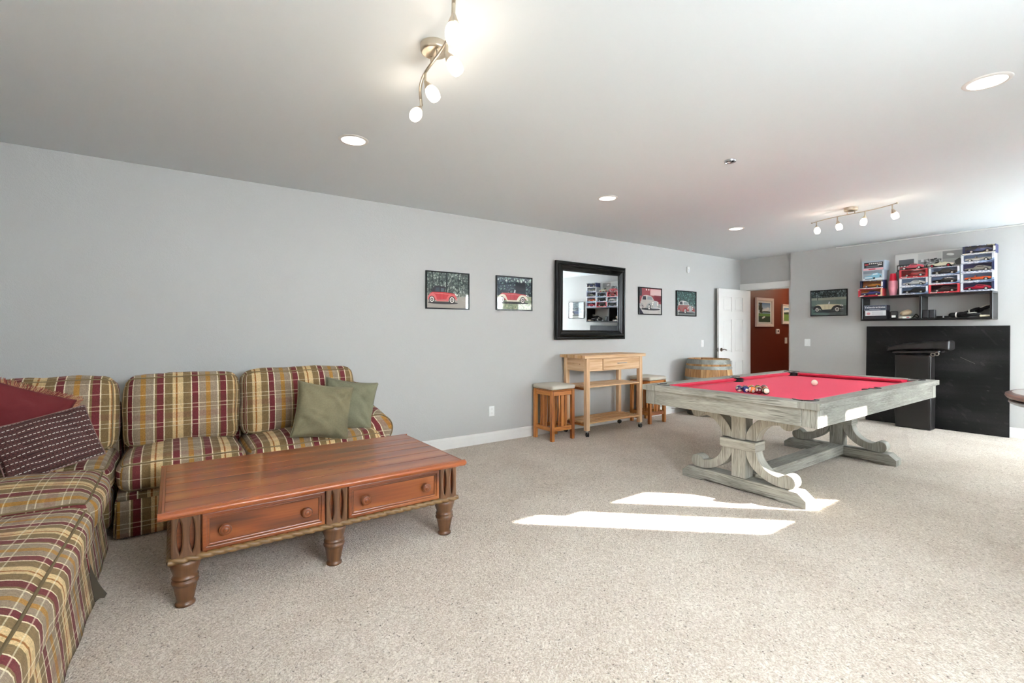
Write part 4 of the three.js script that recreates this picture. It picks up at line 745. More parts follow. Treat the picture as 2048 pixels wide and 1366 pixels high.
const art = {
  redCar: (g, w, h) => { foliage(g, w, 0, h * 0.62, '#4b5654', ['#22302d', '#6f7d75', '#aab2a8', '#394844', '#8a9388'], 520, 2); for (const [x, s] of [[0.06, 8], [0.13, 11], [0.29, 7], [0.45, 16], [0.74, 10], [0.86, 7]]) { g.fillStyle = '#1d2527'; g.fillRect(w * x, 0, s, h * 0.55); } g.fillStyle = '#a8a196'; g.fillRect(0, h * 0.6, w, h * 0.4); foliage(g, w, h * 0.58, h * 0.66, '#7c8378', ['#9aa196', '#5f6a60'], 60, 4); oldCar(g, w * 0.02, h * 0.36, w * 0.72, h * 0.52, { body: '#c8393d', fender: '#d8696a', top: '#2c2430' }); },
  creamRed: (g, w, h) => { foliage(g, w, 0, h * 0.6, '#2c3845', ['#1c2733', '#51606a', '#7f9b92', '#33424c'], 380, 5); g.fillStyle = '#101626'; g.fillRect(w * 0.52, h * 0.06, w * 0.3, h * 0.4); foliage(g, w * 1, h * 0.05, h * 0.12, '#2c3845', ['#8fa79c', '#c7d2cb'], 40, 6); g.fillStyle = '#a3a586'; g.fillRect(0, h * 0.58, w, h * 0.42); foliage(g, w, h * 0.7, h, '#8b977c', ['#a4ad8c', '#74846a', '#b8bb9c'], 160, 7); oldCar(g, w * 0.02, h * 0.30, w * 0.9, h * 0.52, { body: '#b8454c', fender: '#ece6d6' }); },
  greySaloon: (g, w, h) => { g.fillStyle = '#8d3a40'; g.fillRect(0, 0, w, h * 0.62); g.fillStyle = '#201a20'; g.fillRect(0, 0, w * 0.12, h * 0.3); g.fillStyle = '#d5b3b0'; g.fillRect(w * 0.5, h * 0.02, w * 0.5, h * 0.25); g.fillStyle = '#f4efe9'; g.fillRect(w * 0.3, h * 0.02, w * 0.05, h * 0.06); g.fillRect(w * 0.4, h * 0.02, w * 0.06, h * 0.06); g.fillStyle = '#741d2b'; g.fillRect(w * 0.68, h * 0.26, w * 0.32, h * 0.25); g.fillStyle = '#c4c0ba'; g.fillRect(0, h * 0.6, w, h * 0.4); g.fillStyle = '#241f33'; g.beginPath(); g.moveTo(0, h * 0.72); g.lineTo(w * 0.2, h); g.lineTo(0, h); g.fill(); quarterCar(g, w * 0.03, h * 0.24, w * 0.95, h * 0.6, { body: '#b9b3ab', fender: '#9fa09c', roof: '#c9c3ba' }); },
  redTourer: (g, w, h) => { foliage(g, w, 0, h * 0.62, '#2f4a47', ['#1e3331', '#4d7370', '#7fa39b', '#16211f', '#38605a'], 420, 11); g.fillStyle = '#6c7270'; g.fillRect(0, h * 0.6, w, h * 0.4); g.fillStyle = '#e8e6df'; g.fillRect(w * 0.1, h * 0.35, w * 0.015, h * 0.62); quarterCar(g, w * 0.04, h * 0.36, w * 0.92, h * 0.55, { body: '#8f5a54', fender: '#9c3a38', roof: '#d8d6cf' }); },
  creamRoadster: (g, w, h) => { foliage(g, w, 0, h * 0.3, '#26302f', ['#161d1d', '#59686a', '#3d4b4a', '#7b898a', '#0d1212'], 420, 13); g.fillStyle = '#9da08e'; g.fillRect(0, h * 0.28, w, h * 0.12); g.fillStyle = '#6e7d76'; g.fillRect(0, h * 0.38, w, h * 0.4); g.fillStyle = '#4c5452'; g.fillRect(0, h * 0.62, w, h * 0.38); g.fillStyle = '#617870'; g.beginPath(); g.moveTo(0, h * 0.7); g.lineTo(w * 0.55, h * 0.95); g.lineTo(w * 0.4, h); g.lineTo(0, h * 0.95); g.fill(); g.fillStyle = '#1a1f1e'; g.fillRect(w * 0.17, h * 0.2, w * 0.02, h * 0.18); oldCar(g, w * 0.05, h * 0.36, w * 0.86, h * 0.52, { body: '#ddd6b4', fender: '#15151a' }); },
  blueSaloon: (g, w, h) => { foliage(g, w, 0, h * 0.5, '#56646a', ['#3a484e', '#7e8c90', '#a2acae'], 300, 17); g.fillStyle = '#a6a49c'; g.fillRect(0, h * 0.48, w, h * 0.52); oldCar(g, w * 0.08, h * 0.34, w * 0.84, h * 0.52, { body: '#3b4a68', fender: '#23293a', top: '#1c2028' }); },
};
function framedPicture(label, draw, W, H, pos, turn) {
  const t = thing('framed_picture', label, 'picture', pos, turn, 'framed old car pictures');
  obj('frame', sweptFrame(W, H, [[0, 0], [0, 0.022], [0.002, 0.024], [0.011, 0.024], [0.013, 0.022], [0.013, 0.012]]), M.gloss, t);
  const pm = mat(0xffffff, 0.7, { map: canvasTex(512, 384, draw) });
  obj('print', new THREE.PlaneGeometry(W - 0.026, H - 0.026).translate(0, 0, 0.0125), pm, t);
  obj('glazing', new THREE.PlaneGeometry(W - 0.026, H - 0.026).translate(0, 0, 0.0175), M.glass, t);
  obj('backing', cbox(W - 0.006, H - 0.006, 0.008, 0, 0, 0.006, 0.001), M.black, t);
  return t;
}
const FW = 0.535, FH = 0.41, wl = ROOM.z0 + 0.001;
framedPicture('framed picture of a red vintage car with a black top among trees', art.redCar, FW, FH, [2.462, 1.743, wl], 0);
framedPicture('framed picture of a cream and red open vintage car on grass', art.creamRed, FW, FH, [3.362, 1.752, wl], 0);
framedPicture('framed picture of a grey vintage saloon before a red building', art.greySaloon, FW, FH, [5.894, 1.750, wl], 0);
framedPicture('framed picture of a red fendered touring car under green trees', art.redTourer, FW, FH, [6.797, 1.744, wl], 0);
framedPicture('framed picture of a cream roadster with black fenders left of the shelf', art.creamRoadster, 0.515, FH, [ROOM.x1 - 0.001, 1.738, -3.202], -PI / 2);
framedPicture('framed picture of a dark blue vintage car right of the shelf', art.blueSaloon, FW, FH, [ROOM.x1 - 0.001, 1.74, -0.74], -PI / 2);
// mirror, hung so that it leans a little
{
  const W = 1.33, H = 1.02, t = thing('wall_mirror', 'large wall mirror in a stepped glossy black frame', 'mirror', [4.640, 1.696, ROOM.z0 + 0.020]);
  t.rotation.set(0.0095, 0.021, 0, 'YXZ');
  obj('frame', sweptFrame(W, H, [[0, 0], [0, 0.030], [0.004, 0.037], [0.014, 0.040], [0.022, 0.037], [0.026, 0.030], [0.034, 0.030], [0.040, 0.040], [0.050, 0.052], [0.060, 0.055], [0.068, 0.050], [0.074, 0.040], [0.080, 0.038], [0.108, 0.026], [0.114, 0.028], [0.121, 0.026], [0.125, 0.018], [0.127, 0.008]]), M.gloss, t);
  obj('mirror_glass', new THREE.PlaneGeometry(W - 0.25, H - 0.25).translate(0, 0, 0.010), mat(0xf2f6f8, 0.015, { metalness: 1 }), t);
  obj('backing', cbox(W - 0.02, H - 0.02, 0.007, 0, 0, 0.004, 0.001), M.black, t);
}
function plate(name, label, category, pos, turn, W, H, extra, group) {
  const t = thing(name, label, category, pos, turn, group);
  obj('cover_plate', cbox(W, H, 0.006, 0, 0, 0.003, 0.002), M.plastic, t);
  extra(t);
  return t;
}
const rocker = (n) => (t) => { for (let k = 0; k < n; k++) obj('rocker', cbox(0.032, 0.066, 0.006, (k - (n - 1) / 2) * 0.046, 0, 0.0075, 0.002), M.plastic, t); };
plate('light_switch', 'white light switch on the long wall above the barrel', 'switch', [7.258, 1.09, wl], 0, 0.075, 0.118, rocker(1), 'white wall switches');
plate('light_switch', 'white light switch on the far wall right of the doorway', 'switch', [ROOM.x1 - 0.001, 1.114, -3.511], -PI / 2, 0.085, 0.118, rocker(1), 'white wall switches');
plate('power_outlet', 'white duplex power outlet low on the long wall', 'outlet', [3.04, 0.363, wl], 0, 0.072, 0.116, (t) => { for (const y of [-0.024, 0.024]) { const s = obj('socket', cyl(0.0165, 0.0165, 0.004, 24).rotateX(PI / 2).translate(0, y, 0.007), M.plastic, t); obj('slot', [cbox(0.002, 0.008, 0.002, -0.006, y + 0.003, 0.0085, 0.0003), cbox(0.002, 0.008, 0.002, 0.006, y + 0.003, 0.0085, 0.0003), cbox(0.004, 0.004, 0.002, 0, y - 0.008, 0.0085, 0.001)], M.black, s); } });
{
  const t = thing('motion_sensor', 'small white wall sensor above the right hand pictures', 'sensor', [6.84, 2.296, wl]);
  obj('body', cbox(0.052, 0.105, 0.036, 0, 0, 0.018, 0.012), M.plastic, t);
  obj('lens', cbox(0.036, 0.05, 0.006, 0, -0.012, 0.037, 0.003), mat(0xdfe3e6, 0.3), t);
}
// golf pictures and controls in the hall
{
  const golf = (g, w, h, tree) => { const s = g.createLinearGradient(0, 0, 0, h * 0.5); s.addColorStop(0, '#5f86b4'); s.addColorStop(0.6, '#b9cfe0'); s.addColorStop(1, '#eef3f2'); g.fillStyle = s; g.fillRect(0, 0, w, h * 0.55); g.fillStyle = '#e9eef0'; for (const [x, y, r] of [[0.6, 0.36, 0.2], [0.8, 0.3, 0.14], [0.35, 0.42, 0.15]]) { g.beginPath(); g.ellipse(w * x, h * y, w * r, h * 0.07, 0, 0, 7); g.fill(); } g.fillStyle = '#2f4638'; g.beginPath(); g.ellipse(w * 0.65, h * 0.5, w * 0.5, h * 0.07, 0, 0, 7); g.fill(); g.fillStyle = '#8fb0c2'; g.fillRect(w * 0.3, h * 0.5, w * 0.7, h * 0.07); g.fillStyle = '#6f9c52'; g.fillRect(0, h * 0.56, w, h * 0.2); g.fillStyle = '#1f4633'; g.fillRect(0, h * 0.7, w, h * 0.3); g.fillStyle = '#f0ece4'; g.beginPath(); g.ellipse(w * 0.42, h * 0.76, w * 0.15, h * 0.05, -0.3, 0, 7); g.fill(); if (tree) { const r = rng(3); g.fillStyle = '#23342a'; for (let k = 0; k < 60; k++) { g.beginPath(); g.ellipse(w * r() * 0.28, h * (0.02 + r() * 0.48), w * 0.06, h * 0.035, 0, 0, 7); g.fill(); } g.fillRect(w * 0.08, h * 0.3, w * 0.04, h * 0.35); } };
  const meadow = (g, w, h) => { g.fillStyle = '#7fa6cf'; g.fillRect(0, 0, w, h * 0.5); g.fillStyle = '#f2f4f2'; g.beginPath(); g.ellipse(w * 0.4, h * 0.28, w * 0.4, h * 0.12, 0, 0, 7); g.fill(); g.fillStyle = '#2c4733'; g.beginPath(); g.ellipse(w * 0.5, h * 0.46, w * 0.6, h * 0.13, 0, 0, 7); g.fill(); g.fillStyle = '#7fa552'; g.fillRect(0, h * 0.5, w, h * 0.5); };
  M.blush = mat(0xe6d3cb, 0.6); M.paper = mat(0xf4f2ec, 0.8);
  for (const [label, draw, x, y, W, H, b] of [['golf course print in a wide pale pink frame in the hall', (g, w, h) => golf(g, w, h, true), 9.355, 1.66, 0.66, 0.56, 0.06], ['smaller green meadow print further along the red hall wall', meadow, 10.36, 1.64, 0.62, 0.40, 0.03]]) {
    const t = thing('framed_picture', label, 'picture', [x, y, -4.719]);
    obj('frame', sweptFrame(W, H, [[0, 0], [0, 0.03], [0.008, 0.036], [b * 0.45, 0.03], [b * 0.55, 0.033], [b * 0.95, 0.026], [b, 0.012]]), M.blush, t);
    obj('mount', new THREE.PlaneGeometry(W - 2 * b, H - 2 * b).translate(0, 0, 0.0125), M.paper, t);
    obj('print', new THREE.PlaneGeometry(W - 2 * b - 0.1, H - 2 * b - 0.07).translate(0, 0, 0.0135), mat(0xffffff, 0.7, { map: canvasTex(256, 256, draw) }), t);
    obj('glazing', new THREE.PlaneGeometry(W - 2 * b, H - 2 * b).translate(0, 0, 0.019), M.glass, t);
  }
  const th = thing('thermostat', 'white thermostat on the red hall wall', 'thermostat', [9.868, 1.29, -4.719]);
  obj('body', cbox(0.13, 0.10, 0.028, 0, 0, 0.014, 0.01), M.plastic, th); obj('display', cbox(0.045, 0.03, 0.004, 0.0, 0.008, 0.029, 0.001), M.black, th);
  plate('light_switch', 'white switch plate on the red hall wall below the thermostat', 'switch', [10.24, 1.105, -4.719], 0, 0.10, 0.122, rocker(1));
}

// ---------------------------------------------------------------- shelf on the far wall and what stands on it. Local x is world z, local z comes out of the wall
const FAR = -PI / 2, onFar = (z, y, out) => [ROOM.x1 - out, y, z];
const SH = { z0: -2.69, z1: -1.331, y0: 1.444, y1: 1.79, d: 0.28, t: 0.026 };
{
  const s = thing('wall_shelf', 'black two bay wall shelf on the far wall', 'shelf', onFar((SH.z0 + SH.z1) / 2, SH.y0, 0.001), FAR), w = (SH.z1 - SH.z0) / 2, h = SH.y1 - SH.y0, m = mat(0x08080a, 0.3);
  obj('top_board', board(-w, w, h - SH.t, h, 0, SH.d, 0), m, s);
  obj('bottom_board', board(-w, w, 0, SH.t, 0, SH.d, 0), m, s);
  for (const x of [-w + SH.t / 2, -0.006, w - SH.t / 2]) obj('upright', board(x - SH.t / 2, x + SH.t / 2, SH.t + 0.0005, h - SH.t - 0.0005, 0, SH.d, 1), m, s);
}
// model cars, nose to the left: a side profile with rounded edges, glass, wheels
const tyreMat = mat(0x141416, 0.7), hubMat = mat(0xd9d9d6, 0.3, { metalness: 0.8 }), carGlass = mat(0x22282e, 0.1, { clearcoat: 1 });
const carShapes = {
  saloon: [[0, 0.20], [0.0, 0.42], [0.03, 0.52], [0.30, 0.60], [0.40, 0.92], [0.47, 0.98], [0.66, 0.97], [0.80, 0.66], [0.96, 0.60], [1.0, 0.5], [1.0, 0.22]],
  coupe: [[0, 0.22], [0.01, 0.42], [0.06, 0.52], [0.34, 0.60], [0.46, 0.94], [0.56, 1.0], [0.72, 0.90], [0.95, 0.66], [1.0, 0.52], [0.99, 0.22]],
  open: [[0, 0.24], [0.01, 0.46], [0.06, 0.56], [0.36, 0.64], [0.41, 0.90], [0.435, 0.90], [0.43, 0.64], [0.62, 0.62], [0.70, 0.70], [0.97, 0.60], [1.0, 0.5], [0.99, 0.24]],
  racer: [[0, 0.30], [0.04, 0.46], [0.2, 0.55], [0.42, 0.66], [0.48, 0.86], [0.52, 0.86], [0.56, 0.70], [0.62, 0.84], [0.70, 0.80], [0.92, 0.56], [1.0, 0.46], [0.98, 0.28]],
};
function modelCar(parent, kind, color, L, at, wheel = hubMat) {
  const Hh = L * 0.29, W = L * 0.36, P = carShapes[kind], c = sub('model_car', parent); c.position.set(...at);
  const s = new THREE.Shape(); s.moveTo(P[0][0] * L, P[0][1] * Hh); s.splineThru(P.slice(1, 4).map((p) => V2(p[0] * L, p[1] * Hh))); for (const p of P.slice(4)) s.lineTo(p[0] * L, p[1] * Hh);
  for (const a of [0.80, 0.20]) { s.lineTo((a + 0.09) * L, 0.22 * Hh); s.absarc(a * L, 0.22 * Hh, 0.085 * L, 0, PI, false); s.lineTo((a - 0.09) * L, 0.22 * Hh); }
  s.closePath();
  obj('body', extrude(s, W, L * 0.018, 6).translate(-L / 2, 0, -W / 2), mat(color, 0.22, { clearcoat: 1, clearcoatRoughness: 0.05 }), c);
  if (kind === 'saloon' || kind === 'coupe') { const k = kind === 'coupe' ? 0.05 : 0; obj('windows', cbox(L * 0.28, Hh * 0.26, W + 0.002, (0.06 + k * 0.8) * L, Hh * 0.78, 0, 0.006), carGlass, c); }
  for (const a of [-0.3, 0.3]) for (const z of [-1, 1]) obj('wheel', cyl(0.068 * L, 0.068 * L, 0.04 * L, 18).rotateX(PI / 2).translate(a * L, 0.068 * L, z * (W / 2 - 0.012 * L)), tyreMat, c);
  for (const a of [-0.3, 0.3]) obj('hub_cap', cyl(0.045 * L, 0.045 * L, 0.006 * L, 16).rotateX(PI / 2).translate(a * L, 0.068 * L, W / 2 + 0.011 * L), wheel, c);
  return c;
}
// cartons: printed card with a window, a backdrop and the model inside
const inks = (g, w, h, seed, cols) => { const r = rng(seed); for (let k = 0; k < 60; k++) { g.fillStyle = cols[Math.floor(r() * cols.length)]; const x = r() * w, y = r() < 0.5 ? r() * h * 0.1 : h * (0.86 + r() * 0.1); g.fillRect(x, y, 5 + r() * 24, 2 + r() * 4); } };
const fronts = {
  white: canvasTex(320, 128, (g, w, h) => { g.fillStyle = '#e9ebef'; g.fillRect(0, 0, w, h); inks(g, w, h, 3, ['#8d95a6', '#b7bfd0', '#5d6a86', '#c9ced8']); g.fillStyle = '#8fa7c8'; g.beginPath(); g.moveTo(w, h * 0.6); g.lineTo(w, h * 0.9); g.lineTo(w * 0.55, h); g.lineTo(w * 0.5, h); g.fill(); g.fillStyle = '#3d4d70'; g.beginPath(); g.moveTo(w, h * 0.82); g.lineTo(w, h); g.lineTo(w * 0.7, h); g.fill(); }),
  blue: canvasTex(320, 128, (g, w, h) => { g.fillStyle = '#dfe3ee'; g.fillRect(0, 0, w, h); g.fillStyle = '#27305c'; g.beginPath(); g.moveTo(w * 0.55, 0); g.lineTo(w, 0); g.lineTo(w, h * 0.9); g.fill(); inks(g, w, h, 5, ['#6d7aa0', '#30396b', '#9fb4d8']); }),
  navy: canvasTex(320, 128, (g, w, h) => { g.fillStyle = '#20274a'; g.fillRect(0, 0, w, h); g.fillStyle = '#e8e6e0'; g.beginPath(); g.arc(w * 0.93, h * 0.5, h * 0.3, 0, 7); g.fill(); g.fillRect(0, h * 0.9, w, h * 0.1); inks(g, w, h, 8, ['#d9c15a', '#e6e6ea', '#8d96b8']); }),
  red: canvasTex(320, 128, (g, w, h) => { g.fillStyle = '#c02a35'; g.fillRect(0, 0, w, h); g.fillStyle = '#f0ebe8'; g.fillRect(w * 0.05, h * 0.84, w * 0.22, h * 0.13); g.fillStyle = '#9a3a3a'; g.fillRect(w * 0.09, h * 0.88, w * 0.14, h * 0.05); g.fillStyle = '#e9a9a4'; g.fillRect(w * 0.5, h * 0.86, w * 0.16, h * 0.09); inks(g, w, h, 12, ['#e3706a', '#8f1a24']); }),
  flame: canvasTex(320, 128, (g, w, h) => { g.fillStyle = '#c81f33'; g.fillRect(0, 0, w, h); g.fillStyle = '#f2c9a4'; g.beginPath(); g.moveTo(w * 0.82, h); g.bezierCurveTo(w * 0.86, h * 0.5, w * 0.92, h * 0.7, w * 0.95, 0); g.lineTo(w, 0); g.lineTo(w, h); g.fill(); g.fillStyle = '#f6e9e2'; g.beginPath(); g.ellipse(w * 0.16, h * 0.9, w * 0.11, h * 0.07, -0.2, 0, 7); g.fill(); g.fillRect(0, h * 0.05, w * 0.06, h * 0.12); }),
};
const kitFronts = [
  canvasTex(320, 160, (g, w, h) => { g.fillStyle = '#9aa3ad'; g.fillRect(0, 0, w, h); g.fillStyle = '#dfe3e6'; g.fillRect(0, h * 0.78, w, h * 0.22); g.fillStyle = '#7a838c'; g.fillRect(0, 0, w, h * 0.3); oldKit(g, w, h); g.fillStyle = '#cdd3d8'; g.fillRect(0, 0, w * 0.05, h); g.fillRect(w * 0.92, 0, w * 0.08, h); }),
  canvasTex(320, 160, (g, w, h) => { g.fillStyle = '#aeb8c2'; g.fillRect(0, 0, w, h); g.fillStyle = '#181a1c'; g.fillRect(w * 0.1, h * 0.16, w * 0.84, h * 0.56); g.fillStyle = '#b9333a'; g.fillRect(w * 0.13, h * 0.3, w * 0.16, h * 0.13); g.fillStyle = '#e6e2da'; for (let k = 0; k < 7; k++) g.fillRect(w * (0.31 + k * 0.085), h * 0.24, w * 0.055, h * 0.1); g.fillRect(w * 0.7, h * 0.4, w * 0.18, h * 0.1); g.fillStyle = '#5b5f63'; g.fillRect(w * 0.2, h * 0.5, w * 0.55, h * 0.14); g.fillStyle = '#e2a7ae'; g.fillRect(w * 0.06, h * 0.76, w * 0.88, h * 0.18); g.fillStyle = '#c23b4c'; g.fillRect(w * 0.3, h * 0.8, w * 0.3, h * 0.1); }),
];
function oldKit(g, w, h) {
  const p = (pts, f) => { g.fillStyle = f; g.beginPath(); pts.forEach(([x, y], k) => (k ? g.lineTo(w * x, h * y) : g.moveTo(w * x, h * y))); g.closePath(); g.fill(); };
  p([[0.1, 0.6], [0.4, 0.5], [0.5, 0.28], [0.72, 0.24], [0.84, 0.4], [0.9, 0.48], [0.9, 0.66], [0.55, 0.84], [0.12, 0.84]], '#7fb3c9'); p([[0.46, 0.48], [0.53, 0.32], [0.7, 0.28], [0.74, 0.42]], '#d4e0e4'); p([[0.12, 0.66], [0.46, 0.66], [0.46, 0.76], [0.13, 0.76]], '#e9edee');
  g.fillStyle = '#20242a'; for (const [x, y, r] of [[0.56, 0.78, 0.1], [0.84, 0.62, 0.07]]) { g.beginPath(); g.ellipse(w * x, h * y, w * r * 0.5, h * r, 0, 0, 7); g.fill(); } g.fillStyle = '#14181c'; g.fillRect(w * 0.14, h * 0.84, w * 0.4, h * 0.05);
}
const sideCard = { white: mat(0xd9dce2, 0.45), blue: mat(0xd3d8e6, 0.45), navy: mat(0x2a3160, 0.45), red: mat(0xc02a35, 0.45), flame: mat(0xcb3a3c, 0.45), kit: mat(0xa9b6c2, 0.5) };
const backs = { blue: mat(0x7f93b8, 0.6), dark: mat(0x1b1b26, 0.6), violet: mat(0x2c2a55, 0.6), orange: mat(0xa85a1e, 0.6), red: mat(0x8c1f26, 0.6) };
const cartonMats = Object.fromEntries(Object.entries(fronts).map(([k, t]) => [k, mat(0xffffff, 0.4, { map: t, clearcoat: 0.3 })]));
const kitMats = kitFronts.map((t) => mat(0xffffff, 0.4, { map: t, clearcoat: 0.3 }));
function faceUV(g, w, h) { const p = g.attributes.position, uv = g.attributes.uv; for (let i = 0; i < p.count; i++) uv.setXY(i, p.getX(i) / w + 0.5, p.getY(i) / h); return g; }
function carBox(label, z0, z1, y0, y1, style, back, kind, color, depth = 0.15, out = 0.265) {
  const w = z1 - z0 - 0.003, h = y1 - y0 - 0.001, t = thing('model_car_box', label, 'toy box', onFar((z0 + z1) / 2, y0, out), FAR, 'boxed model cars on the shelf'), D = depth, e = 0.002;
  obj('carton', [board(-w / 2, w / 2, 0, e, -D, 0, 0, 0), board(-w / 2, w / 2, h - e, h, -D, 0, 0, 0), board(-w / 2, -w / 2 + e, e, h - e, -D, 0, 0, 0), board(w / 2 - e, w / 2, e, h - e, -D, 0, 0, 0), board(-w / 2, w / 2, 0, h, -D - e, -D, 0, 0)], sideCard[style], t);
  const s = rectShape(-w / 2, 0, w / 2, h), x0 = -w / 2 + w * 0.08, x1 = w / 2 - w * 0.07, ya = h * 0.15, yb = h * 0.93, q = new THREE.Path(), r = h * 0.16;
  q.moveTo(x0 + r, ya); q.lineTo(x1 - r, ya); q.quadraticCurveTo(x1, ya, x1, ya + r); q.lineTo(x1, yb - r * 0.5); q.quadraticCurveTo(x1, yb, x1 - r * 0.5, yb); q.lineTo(x0, yb); q.lineTo(x0, ya + r); q.quadraticCurveTo(x0, ya, x0 + r, ya);
  s.holes.push(q);
  obj('printed_front', faceUV(extrude(s, 0.0015, 0, 6).translate(0, 0, 0.0005), w, h), cartonMats[style], t);
  obj('backdrop', [board(-w / 2 + e, w / 2 - e, e, h - e, -0.110, -0.108, 0, 0), board(-w / 2 + e, w / 2 - e, ya - 0.004, ya - 0.002, -0.108, -0.001, 0, 0)], backs[back], t);
  const L = (x1 - x0) * 0.95;
  modelCar(t, kind, color, L, [(x0 + x1) / 2, ya - 0.001, -0.058]);
  obj('window_film', new THREE.PlaneGeometry(x1 - x0 + 0.004, yb - ya + 0.004).translate((x0 + x1) / 2, (ya + yb) / 2, -0.0004), M.glass, t);
  return t;
}
function kitBox(label, z0, z1, y0, y1, k, depth) {
  const w = z1 - z0 - 0.003, h = y1 - y0 - 0.001, t = thing('model_car_box', label, 'toy box', onFar((z0 + z1) / 2, y0, 0.262), FAR, 'boxed model cars on the shelf');
  obj('carton', board(-w / 2, w / 2, 0, h, -depth, 0, 0, 0.002), sideCard.kit, t);
  obj('printed_front', faceUV(flat(new THREE.PlaneGeometry(w - 0.003, h - 0.003)).translate(0, h / 2, 0.0008), w, h), kitMats[k], t);
  return t;
}
{
  const Y = SH.y1 + 0.0005;
  carBox('red toy box with a purple car, bottom of the left stack', -2.725, -2.434, Y, 1.902, 'flame', 'orange', 'coupe', 0x3f3a86);
  carBox('navy toy box with an orange car, second in the left stack', -2.703, -2.428, 1.903, 2.018, 'navy', 'orange', 'coupe', 0xc77a1c);
  kitBox('grey box printed with a pale blue car in the left stack', -2.677, -2.417, 2.019, 2.155, 0, 0.14);
  kitBox('grey box with black and red print on top of the left stack', -2.68, -2.408, 2.156, 2.296, 1, 0.19);
  carBox('white toy box with a dark blue car, bottom of the second stack', -2.246, -1.940, Y, 1.896, 'white', 'blue', 'coupe', 0x242a33);
  carBox('white toy box with a white fastback car in the second stack', -2.246, -1.940, 1.897, 2.015, 'white', 'blue', 'coupe', 0xd9dad6);
  carBox('red toy box with a red car on top of the second stack', -2.246, -1.944, 2.016, 2.128, 'red', 'red', 'coupe', 0xa3161d);
  carBox('red toy box with a dark brown car, bottom of the third stack', -1.935, -1.630, Y, 1.904, 'red', 'dark', 'saloon', 0x3a1c1c);
  carBox('white toy box with a black car in the middle of the third stack', -1.935, -1.630, 1.905, 2.018, 'white', 'blue', 'coupe', 0x101114);
  carBox('white toy box with a black saloon on top of the third stack', -1.935, -1.630, 2.019, 2.128, 'white', 'blue', 'saloon', 0x0f1012);
  carBox('blue and white toy box with a crimson car, bottom of the right stack', -1.624, -1.318, Y, 1.908, 'blue', 'violet', 'coupe', 0xb01533);
  carBox('white toy box with a bright orange car in the right stack', -1.624, -1.318, 1.909, 2.024, 'white', 'blue', 'open', 0xd8541c);
  carBox('blue and white toy box with a grey car in the right stack', -1.624, -1.318, 2.025, 2.146, 'blue', 'violet', 'coupe', 0x8d8c84);
  carBox('white toy box with a silver open car, second from the top right', -1.620, -1.318, 2.147, 2.254, 'white', 'blue', 'open', 0xb9b8b0);
  carBox('dark navy toy box on the very top of the right stack', -1.606, -1.308, 2.255, 2.356, 'navy', 'dark', 'coupe', 0x27345e);
  const loose = (label, kind, color, z, L, wheel) => { const t = thing('toy_car', label, 'toy car', onFar(z, 2.1295, 0.262), FAR); modelCar(t, kind, color, L, [0, 0, -0.055], wheel); return t; };
  loose('pink and red toy car parked on the second stack of boxes', 'coupe', 0xc2505c, -2.116, 0.262);
  const rc = loose('cream race car with red wheels parked on the third stack', 'racer', 0xcfc9ae, -1.822, 0.27, mat(0xa8161e, 0.3, { clearcoat: 1 }));
  obj('stripe', cbox(0.07, 0.012, 0.102, 0.07, 0.036, -0.055, 0.004), mat(0x2d6b4a, 0.3), rc.children[0]).position.y = 0;
  // plastic cups
  const c = thing('cup_stack', 'stack of pink plastic cups with a red one on top', 'cups', onFar(-2.332, Y, 0.20), FAR);
  const cup = lathe([[0.030, 0], [0.041, 0.095], [0.0445, 0.096], [0.0445, 0.101], [0.040, 0.101], [0.029, 0.003], [0, 0.003]], 28), pink = mat(0xe79aa6, 0.35), cred = mat(0xd11a33, 0.3);
  for (let k = 0; k < 12; k++) obj('cup', cup.clone().scale(1.2, 1, 1.2).translate(0, k * 0.0093, 0), pink, c);
  obj('cup', cup.clone().scale(1.05, 1, 1.05).rotateX(PI).translate(0, 0.1015 + 11 * 0.0093 + 0.1015, 0), cred, c);
  // long black and white photograph
  const p = thing('photo_panel', 'white bordered triptych of black and white photographs leaning behind the boxes', 'picture', onFar(-1.975, Y, 0.055), FAR);
  p.rotation.set(-0.055, FAR, 0, 'YXZ');
  const W = 0.765, H = 0.585;
  obj('panel', cbox(W, H, 0.012, 0, H / 2, 0, 0.002), mat(0xd9d8d3, 0.5), p);
